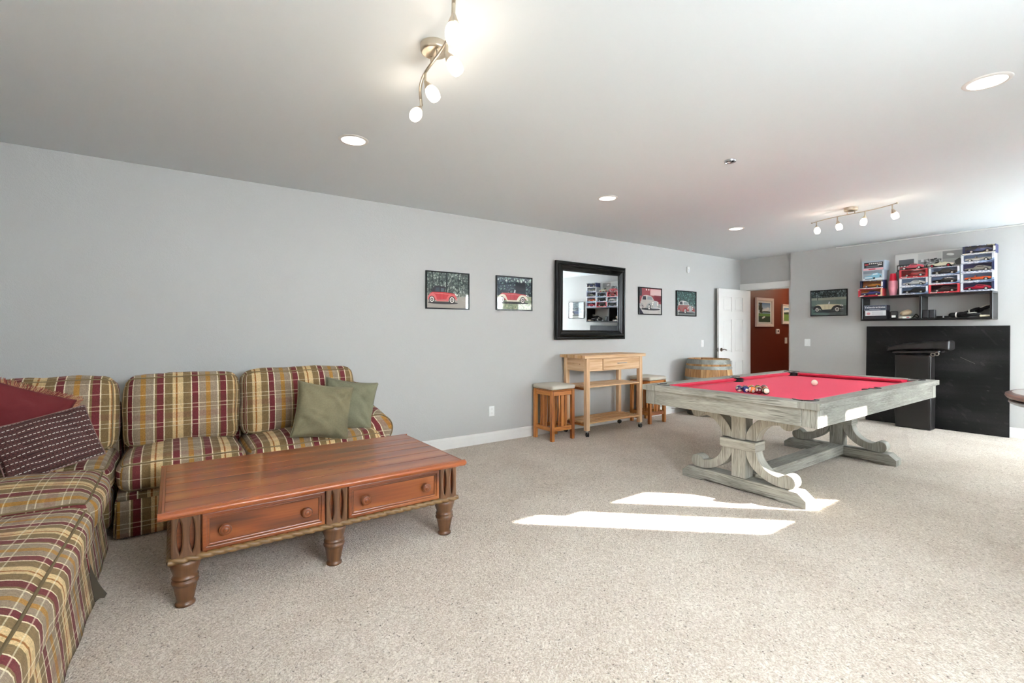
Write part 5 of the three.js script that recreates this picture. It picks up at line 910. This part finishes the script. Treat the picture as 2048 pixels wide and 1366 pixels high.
  const scenes = [(g, w, h) => { g.fillStyle = '#dcdcd8'; g.fillRect(0, 0, w, h); g.fillStyle = '#55575a'; g.fillRect(w * 0.15, h * 0.16, w * 0.7, h * 0.3); g.fillStyle = '#2c2d2f'; g.fillRect(w * 0.06, h * 0.34, w * 0.9, h * 0.24); for (let k = 0; k < 6; k++) { g.fillStyle = k % 2 ? '#a9a9a6' : '#e8e8e4'; g.fillRect(w * (0.1 + k * 0.14), h * 0.38, w * 0.09, h * 0.12); } g.fillStyle = '#777876'; g.fillRect(0, h * 0.58, w, h * 0.42); },
    (g, w, h) => { g.fillStyle = '#8e8f8d'; g.fillRect(0, 0, w, h); g.fillStyle = '#c9c9c5'; g.fillRect(0, 0, w, h * 0.22); const r = rng(4); for (let k = 0; k < 70; k++) { const s = Math.floor(20 + r() * 200); g.fillStyle = `rgb(${s},${s},${s})`; g.fillRect(r() * w, h * (0.18 + r() * 0.4), 8 + r() * 26, 6 + r() * 40); } g.fillStyle = '#1d1e1f'; g.beginPath(); g.arc(w * 0.4, h * 0.46, 22, 0, 7); g.fill(); g.beginPath(); g.arc(w * 0.72, h * 0.44, 24, 0, 7); g.fill(); },
    (g, w, h) => { g.fillStyle = '#8b8985'; g.fillRect(0, 0, w, h); g.fillStyle = '#dedcd7'; g.beginPath(); g.ellipse(w * 0.32, h * 0.12, w * 0.16, h * 0.04, 0.2, 0, 7); g.fill(); g.fillStyle = '#a5a29c'; g.fillRect(0, h * 0.26, w, h * 0.2); g.fillStyle = '#4a4744'; g.fillRect(0, h * 0.44, w, h * 0.04); g.fillStyle = '#3a3735'; g.fillRect(w * 0.5, h * 0.34, w * 0.3, h * 0.12); g.beginPath(); g.moveTo(w * 0.48, h * 0.36); g.lineTo(w * 0.68, h * 0.26); g.lineTo(w * 0.84, h * 0.36); g.fill(); g.fillStyle = '#6f6b67'; g.fillRect(0, h * 0.5, w, h * 0.5); }];
  [[-0.372, -0.135], [-0.125, 0.118], [0.128, 0.372]].forEach(([a, b], k) => obj('photograph', new THREE.PlaneGeometry(b - a, H - 0.04).translate((a + b) / 2, H / 2, 0.0075), mat(0xffffff, 0.5, { map: canvasTex(256, 512, (g, w, h) => { g.scale(1, 0.72); scenes[k](g, w, h); g.setTransform(1, 0, 0, 1, 0, 0); g.fillStyle = '#6f6d69'; g.fillRect(0, h * 0.7, w, h * 0.3); }) }), p));
}
// things in the bays
{
  const y = SH.y0 + SH.t + 0.001;
  const g = thing('board_game', 'dark blue and white boxed party game in the left bay', 'board game', onFar(-2.527, y, 0.245), FAR + 0.06);
  const lid = mat(0xffffff, 0.4, { map: canvasTex(512, 160, (c, w, h) => { c.fillStyle = '#3d4454'; c.fillRect(0, 0, w, h); c.strokeStyle = '#99a0ad'; c.lineWidth = 6; c.strokeRect(6, 6, w - 12, h - 12); c.fillStyle = '#f4f4f2'; c.font = 'bold 70px serif'; c.textAlign = 'center'; c.textBaseline = 'middle'; c.fillText('Telestrations', w / 2, h * 0.42); c.fillStyle = '#c9ced6'; for (let k = 0; k < 9; k++) c.fillRect(w * (0.26 + k * 0.055), h * 0.76, w * 0.04, h * 0.09); }) });
  const low = mat(0xffffff, 0.5, { map: canvasTex(512, 256, (c, w, h) => { c.fillStyle = '#d9dadb'; c.fillRect(0, 0, w, h); c.fillStyle = '#c8898e'; c.beginPath(); c.ellipse(w * 0.2, h * 0.36, 44, 40, 0, 0, 7); c.fill(); c.fillStyle = '#b4b7bb'; for (let k = 0; k < 5; k++) c.fillRect(w * 0.36, h * (0.16 + k * 0.08), w * 0.5, 8); c.fillStyle = '#26282c'; c.fillRect(0, h * 0.62, w, h * 0.38); c.fillRect(0, 0, w * 0.05, h); }) });
  obj('box_base', cbox(0.255, 0.118, 0.18, 0, 0.059, -0.09, 0.002), mat(0x2b2d31, 0.5), g);
  obj('base_print', faceUV(flat(new THREE.PlaneGeometry(0.253, 0.116)).translate(0, 0.059, 0.0008), 0.255, 0.118), low, g);
  obj('lid', cbox(0.262, 0.075, 0.188, 0, 0.157, -0.09, 0.002), mat(0x3d4454, 0.4), g);
  obj('lid_print', faceUV(flat(new THREE.PlaneGeometry(0.26, 0.073)).translate(0, 0.1575, 0.0048), 0.262, 0.075).translate(0, 0, 0), lid, g);
  lid.map.offset.y = -0.12 / 0.075 * 1.0; lid.map.wrapS = lid.map.wrapT = THREE.RepeatWrapping;
  const d = thing('battery_charger', 'black charger with a white label beside the boxed game', 'charger', onFar(-2.325, y, 0.19), FAR + 0.2);
  obj('body', cbox(0.085, 0.105, 0.07, 0, 0.0525, 0, 0.008), M.black, d); obj('label', cbox(0.045, 0.03, 0.002, 0, 0.03, 0.0355, 0.0005), M.paper, d);
  const bag = thing('cloth_roll', 'cream rolled cloth lying on the charger in the left bay', 'cloth', onFar(-2.20, y, 0.16), FAR - 0.1);
  obj('roll', softBox({ w: 0.12, h: 0.078, d: 0.09, r: [0.035, 0.036, 0.036], seed: 4, wrinkle: 0.006, seg: [14, 10, 10] }).rotateZ(0.25).translate(0, 0.078, 0), mat(0xd8c3a2, 0.9), bag); obj('fold', softBox({ w: 0.15, h: 0.03, d: 0.1, r: [0.014, 0.013, 0.014], seed: 6, wrinkle: 0.004, seg: [12, 6, 8] }).translate(0.005, 0.017, 0), mat(0xe9e2d4, 0.9), bag);
  const card = thing('score_cards', 'small white and red pack of cards at the shelf front', 'cards', onFar(-2.165, y, 0.262), FAR + 0.1);
  obj('pack', cbox(0.085, 0.026, 0.02, 0, 0.013, 0, 0.001), M.paper, card); obj('red_print', cbox(0.03, 0.012, 0.001, 0.015, 0.013, 0.0104, 0.0002), mat(0xc43a44, 0.5), card);
  tag(obj('power_cable', tube([[8.10, y + 0.006, -2.11], [8.12, y + 0.03, -2.095], [8.15, y + 0.055, -2.08], [8.17, y + 0.02, -2.06], [8.13, y + 0.006, -2.06], [8.11, y + 0.02, -2.085], [8.15, y + 0.008, -2.12]], 0.0055, 60, 8), M.black), 'coiled black cable beside the shelf divider', 'cable');
  for (const [k, z, l] of [[0, -1.972, 'left black speaker cube against the shelf divider'], [1, -1.905, 'right black speaker cube beside the shelf divider']]) {
    const s = thing('speaker', l, 'speaker', onFar(z, y, 0.215), FAR, 'small black speaker cubes');
    obj('cabinet', cbox(0.058, 0.108, 0.06, 0, 0.054, 0, 0.004), M.black, s); obj('grille', cbox(0.05, 0.098, 0.003, 0, 0.054, 0.031, 0.001), mat(0x2a2b2e, 0.6), s);
  }
  const strap = thing('sound_bar', 'low black bar with a silver clip on the right bay floor', 'sound bar', onFar(-1.805, y, 0.215), FAR);
  obj('bar', cbox(0.12, 0.024, 0.05, 0, 0.012, 0, 0.005), M.black, strap); obj('clip', cbox(0.016, 0.032, 0.054, 0.01, 0.0165, 0, 0.002), M.steel, strap);
  // sports gloves
  const black = mat(0x121214, 0.65, { bumpMap: clothBump, bumpScale: 0.001 }), whiteL = mat(0xe4e0d6, 0.6);
  function glove(label, z, out, turn, lift, flip) {
    const q = thing('sports_glove', label, 'glove', onFar(z, y + lift, out), 0, 'black and white sports gloves'); q.rotation.set(0, FAR + turn, flip, 'YXZ');
    obj('palm', softBox({ w: 0.13, h: 0.055, d: 0.10, r: [0.03, 0.026, 0.035], crownY: 0.012, seed: 5, wrinkle: 0.006, seg: [14, 8, 12] }).translate(0, 0.03, 0), black, q);
    obj('cuff', softBox({ w: 0.075, h: 0.062, d: 0.085, r: [0.02, 0.028, 0.03], seed: 7, wrinkle: 0.005, seg: [10, 8, 10] }).translate(-0.088, 0.032, 0), black, q);
    obj('wrist_strap', flat(new THREE.TorusGeometry(0.036, 0.008, 8, 24)).scale(1, 0.85, 1).rotateY(PI / 2).scale(1, 1, 1.15).translate(-0.06, 0.032, 0), whiteL, q);
    for (let k = 0; k < 4; k++) { const a = (k - 1.5) * 0.024, len = [0.075, 0.095, 0.09, 0.07][k]; obj('finger', softBox({ w: len, h: 0.03, d: 0.025, r: [0.013, 0.013, 0.012], seed: k + 3, wrinkle: 0.003, seg: [10, 6, 6] }).rotateZ(0.12).rotateY(-a * 4).translate(0.06 + len / 2, 0.036, a * 1.3), black, q); obj('finger_trim', tube([[0.05, 0.054, a * 1.2], [0.08, 0.056, a * 1.35], [0.10 + len * 0.3, 0.060, a * 1.6]], 0.005, 12, 6), whiteL, q); }
    obj('thumb', softBox({ w: 0.07, h: 0.03, d: 0.028, r: [0.014, 0.014, 0.013], seed: 9, wrinkle: 0.003, seg: [10, 6, 6] }).rotateY(-0.7).translate(0.02, 0.032, 0.065), black, q);
    return q;
  }
  glove('black sports glove lying flat in the right bay', -1.612, 0.215, 0.05, 0, 0);
  glove('black and white sports glove slanting up over the bat handles', -1.50, 0.085, 0.0, 0.055, 0.34);
  for (const [k, z, out, l, a, lab] of [[0, -1.397, 0.245, 0.112, 0.02, 'front cream bat handle under the gloves'], [1, -1.397, 0.21, 0.112, 0.06, 'middle cream bat handle under the gloves'], [2, -1.397, 0.172, 0.112, -0.05, 'rear cream bat handle under the gloves']]) {
    const b = thing('bat_handle', lab, 'handle', onFar(z, y + 0.0165, out), FAR + a, 'cream bat handles');
    obj('grip', lathe([[0, -l / 2], [0.012, -l / 2], [0.0155, -l / 2 + 0.008], [0.0125, -l / 2 + 0.02], [0.0135, l / 2 - 0.03], [0.0165, l / 2 - 0.006], [0.012, l / 2], [0, l / 2]], 18).rotateZ(PI / 2), mat(0xe2d6bb, 0.6), b);
  }
}
// ---------------------------------------------------------------- black board, pedestal and folded cover below the shelf
{
  const b = thing('black_board', 'large black sheet of board leaning on the far wall', 'board', [8.278, 0.003, -1.96], FAR);
  b.rotation.set(-0.036, FAR, 0, 'YXZ');
  M.blackBoard = mat(0xffffff, 0.55, { specularIntensity: 0.5, map: dataTex(768, 768, 1.5, 1.4, (u, v) => {
    const a = vnoise(u * 5, v * 9, 5, 9, 3), s = vnoise(u * 4, v * 60, 4, 60, 4), f = vnoise(u * 200, v * 200, 200, 200, 6), sc = smooth(0.83, 0.9, vnoise(u * 30 + v * 20, v * 26, 30, 26, 8)) * 0.05;
    const k = 0.05 + Math.max(0, a - 0.38) * 0.2 + (s - 0.5) * 0.03 + (f - 0.5) * 0.03 + sc; return [k, k * 0.97, k * 0.96];
  }) });
  obj('sheet', grainUV(cbox(1.475, 1.365, 0.018, 0, 0.6825, 0, 0.001), 0, 0.2, 0.1), M.blackBoard, b);
  for (const [x, y, l, a] of [[0.36, 0.92, 0.16, -0.5], [0.55, 0.55, 0.02, 0], [-0.1, 0.5, 0.3, 0.02]]) obj('scratch', new THREE.PlaneGeometry(l, 0.003).rotateZ(a).translate(x, y, 0.0098), mat(0x6a6763, 0.6), b);
  const vinyl = mat(0x1b1817, 0.38);
  const p = thing('covered_pedestal', 'tall black vinyl covered pedestal in front of the black board', 'pedestal', [8.125, 0, -2.09], FAR);
  obj('cover', softBox({ w: 0.375, h: 0.985, d: 0.21, r: [0.012, 0.012, 0.012], seed: 6, wrinkle: 0.007, seg: [18, 40, 10] }).translate(0, 0.4935, 0), vinyl, p);
  obj('corner_seam', tube([[0.184, 0.02, 0.102], [0.186, 0.3, 0.104], [0.183, 0.6, 0.103], [0.186, 0.96, 0.102]], 0.005, 40, 6), vinyl, p);
  const c = thing('folded_cover', 'folded black vinyl table cover draped over the pedestal top', 'cover', [8.105, 0.99, -2.03], FAR);
  const g = softBox({ w: 0.66, h: 0.115, d: 0.30, r: [0.02, 0.03, 0.05], crownY: 0.01, seed: 13, wrinkle: 0.012, seg: [36, 12, 18] }), q = g.attributes.position;
  for (let i = 0; i < q.count; i++) { const x = q.getX(i) / 0.33, y0 = q.getY(i); q.setY(i, 0.112 + y0 * (0.62 + 0.38 * smooth(-1, 0.8, x)) + x * 0.028 - Math.max(0, -x - 0.5) * 0.05 + (y0 < 0 && x > 0.5 ? -(x - 0.5) * 0.05 : 0)); }
  obj('vinyl_sheet', weld(g), vinyl, c);
  obj('lower_fold', softBox({ w: 0.50, h: 0.04, d: 0.26, r: [0.015, 0.018, 0.03], seed: 3, wrinkle: 0.008, seg: [26, 6, 12] }).rotateZ(0.05).translate(-0.02, 0.034, 0.0), vinyl, c);
  for (const x of [0.165, 0.205]) obj('rolled_end', flat(new THREE.TorusGeometry(0.02, 0.006, 8, 20)).translate(x, 0.005 + (x - 0.165) * 0.3, 0.145), mat(0x8c857c, 0.3, { metalness: 0.7 }), c);
}

// ---------------------------------------------------------------- round bar table at the right edge
{
  const t = thing('bar_table', 'round bar table with a brown rimmed pale top at the right edge', 'table', [3.41, 0, -0.117]);
  obj('table_top', lathe([[0, 0.968], [0.36, 0.968], [0.392, 0.975], [0.4, 0.986], [0.398, 0.997], [0.385, 1.003], [0.372, 1.003]], 72), mat(0xffffff, 0.3, { map: woodTex(hex(0x3c1c10), hex(0x6e3a20), hex(0x8a5030), 33), clearcoat: 0.7, clearcoatRoughness: 0.1 }), t);
  obj('top_surface', cyl(0.374, 0.374, 0.004, 72).translate(0, 1.0015, 0), mat(0xb9aea4, 0.3, { clearcoat: 0.5, clearcoatRoughness: 0.15 }), t);
  obj('metal_band', lathe([[0.34, 0.966], [0.385, 0.966], [0.388, 0.955], [0.38, 0.948], [0.34, 0.948]], 72), M.steel, t);
  obj('column', lathe([[0.2, 0.948], [0.05, 0.93], [0.035, 0.9], [0.035, 0.1], [0.06, 0.06]], 36), M.steel, t);
  obj('base', lathe([[0.06, 0.06], [0.12, 0.045], [0.27, 0.018], [0.28, 0.0], [0, 0]], 48), M.steel, t);
}
// ---------------------------------------------------------------- ceiling lights
const H = ROOM.h;
M.lampDisc = mat(0xffffff, 0.5, { emissive: new THREE.Color(1.0, 0.95, 0.86), emissiveIntensity: 1.6 });
for (const [x, z, label] of [[0.997, -3.257, 'recessed ceiling light above the sofa end'], [3.447, -3.245, 'recessed ceiling light in the middle of the row along the long wall'], [5.795, -3.27, 'recessed ceiling light nearest the doorway'], [3.442, -0.589, 'recessed ceiling light at the upper right of the photo'], [0.997, -0.589, 'recessed ceiling light above the camera'], [5.795, -0.589, 'recessed ceiling light above the right hand windows']]) {
  const t = thing('recessed_light', label, 'ceiling light', [x, H, z], 0, 'recessed ceiling lights');
  obj('trim_ring', lathe([[0.076, -0.002], [0.079, -0.007], [0.094, -0.005], [0.098, -0.0005]], 48), M.white, t);
  obj('lamp', cyl(0.078, 0.078, 0.003, 48).translate(0, -0.0035, 0), M.lampDisc, t);
  const l = new THREE.RectAreaLight(new THREE.Color(1.0, 0.94, 0.88), 12, 0.135, 0.135); l.position.set(0, -0.012, 0); l.rotation.x = -PI / 2; t.add(l);
}
M.frost = mat(0xffffff, 0.4, { emissive: new THREE.Color(1.0, 0.88, 0.70), emissiveIntensity: 2.2 });
function trackLight(label, x, z, heads) {
  const t = thing('track_light', label, 'ceiling light', [x, H, z], 0, 'four headed track lights');
  const bar = (d, y, off = 0) => [-0.30 * d + 0.030 * Math.sin(2 * PI * d / 0.82) + off, y, d];
  obj('canopy', lathe([[0.0, -0.036], [0.052, -0.036], [0.060, -0.032], [0.0625, -0.025], [0.0625, -0.0005]], 40), M.nickel, t);
  const pts = (y, off, n = 25) => Array.from({ length: n }, (_, k) => bar(lerp(-0.43, 0.43, k / (n - 1)), y, off));
  // flat bar, bent in an S
  const c = new THREE.CatmullRomCurve3(pts(-0.066, 0).map((p) => V3(...p)));
  const s = rectShape(-0.008, -0.004, 0.008, 0.004);
  obj('bar', flat(new THREE.TubeGeometry(c, 70, 0.0075, 8)).translate(0, 0.066, 0).scale(1, 0.6, 1).translate(0, -0.066, 0), M.nickel, t);
  for (const e of [0.035, -0.035]) obj('support', cyl(0.005, 0.005, 0.03, 10).translate(...bar(e, -0.05)), M.nickel, t);
  for (const e of [-0.43, 0.43]) obj('end_cap', flat(new THREE.SphereGeometry(0.009, 12, 10)).translate(...bar(e, -0.066)), M.nickel, t);
  for (const [d, ax, az] of heads) {
    const h = sub('lamp_head', t); h.position.set(...bar(d, -0.070));
    const tilt = new THREE.Euler(ax, 0, az), q = (g) => g.applyMatrix4(new THREE.Matrix4().makeRotationFromEuler(tilt)).translate(0, -0.042, 0);
    obj('stem', [cyl(0.0055, 0.0055, 0.042, 12).translate(0, -0.021, 0), flat(new THREE.SphereGeometry(0.008, 12, 10)).translate(0, -0.042, 0)], M.nickel, h);
    obj('socket_cone', q(lathe([[0.007, 0.002], [0.011, -0.006], [0.021, -0.030], [0.0225, -0.036], [0, -0.036]], 24)), M.nickel, h);
    obj('lamp_glass', q(lathe([[0, -0.034], [0.022, -0.036], [0.029, -0.052], [0.0315, -0.068], [0.029, -0.086], [0.024, -0.099], [0.010, -0.102], [0, -0.102]], 28)), M.frost, h);
    const v = V3(0, -0.068, 0).applyEuler(tilt), l = new THREE.PointLight(new THREE.Color(1.0, 0.80, 0.62), 0.032);
    l.position.set(v.x, v.y - 0.042, v.z); l.castShadow = true; l.shadow.radius = 1.2; h.add(l);
  }
}
trackLight('wavy four lamp track light over the coffee table', 0.965, -1.965, [[0.385, 0.05, 0.0], [0.15, -0.35, 0.45], [-0.12, -0.4, 0.4], [-0.37, -0.35, -0.55]]);
trackLight('wavy four lamp track light over the pool table', 5.80, -2.02, [[0.385, -0.2, 0.5], [0.13, 0.1, -0.3], [-0.13, -0.2, 0.1], [-0.37, -0.3, -0.4]]);
// open junction box with loose wires in the middle of the ceiling
{
  const t = thing('junction_box', 'open round ceiling box with loose wires', 'junction box', [3.447, H, -1.992]);
  obj('rim', lathe([[0.034, -0.001], [0.036, -0.014], [0.042, -0.013], [0.043, -0.0005]], 32), M.steel, t);
  obj('painted_dark_disc', cyl(0.035, 0.035, 0.004, 32).translate(0, -0.003, 0), M.darkGap, t);  // flat black disc, the shade inside the box put into its colour
  for (const [c, a] of [[0x111111, 0], [0xe8e4de, 1.6], [0xb89088, 3.4]]) obj('wire', tube([[0.02 * Math.cos(a), -0.004, 0.02 * Math.sin(a)], [0.01 * Math.cos(a + 1), -0.014, 0.01 * Math.sin(a + 1)], [0.022 * Math.cos(a + 2.2), -0.017, 0.022 * Math.sin(a + 2.2)], [0.014 * Math.cos(a + 3.2), -0.006, 0.014 * Math.sin(a + 3.2)]], 0.0028, 24, 6), mat(c, 0.4), t);
}

renderer.render(scene, camera);
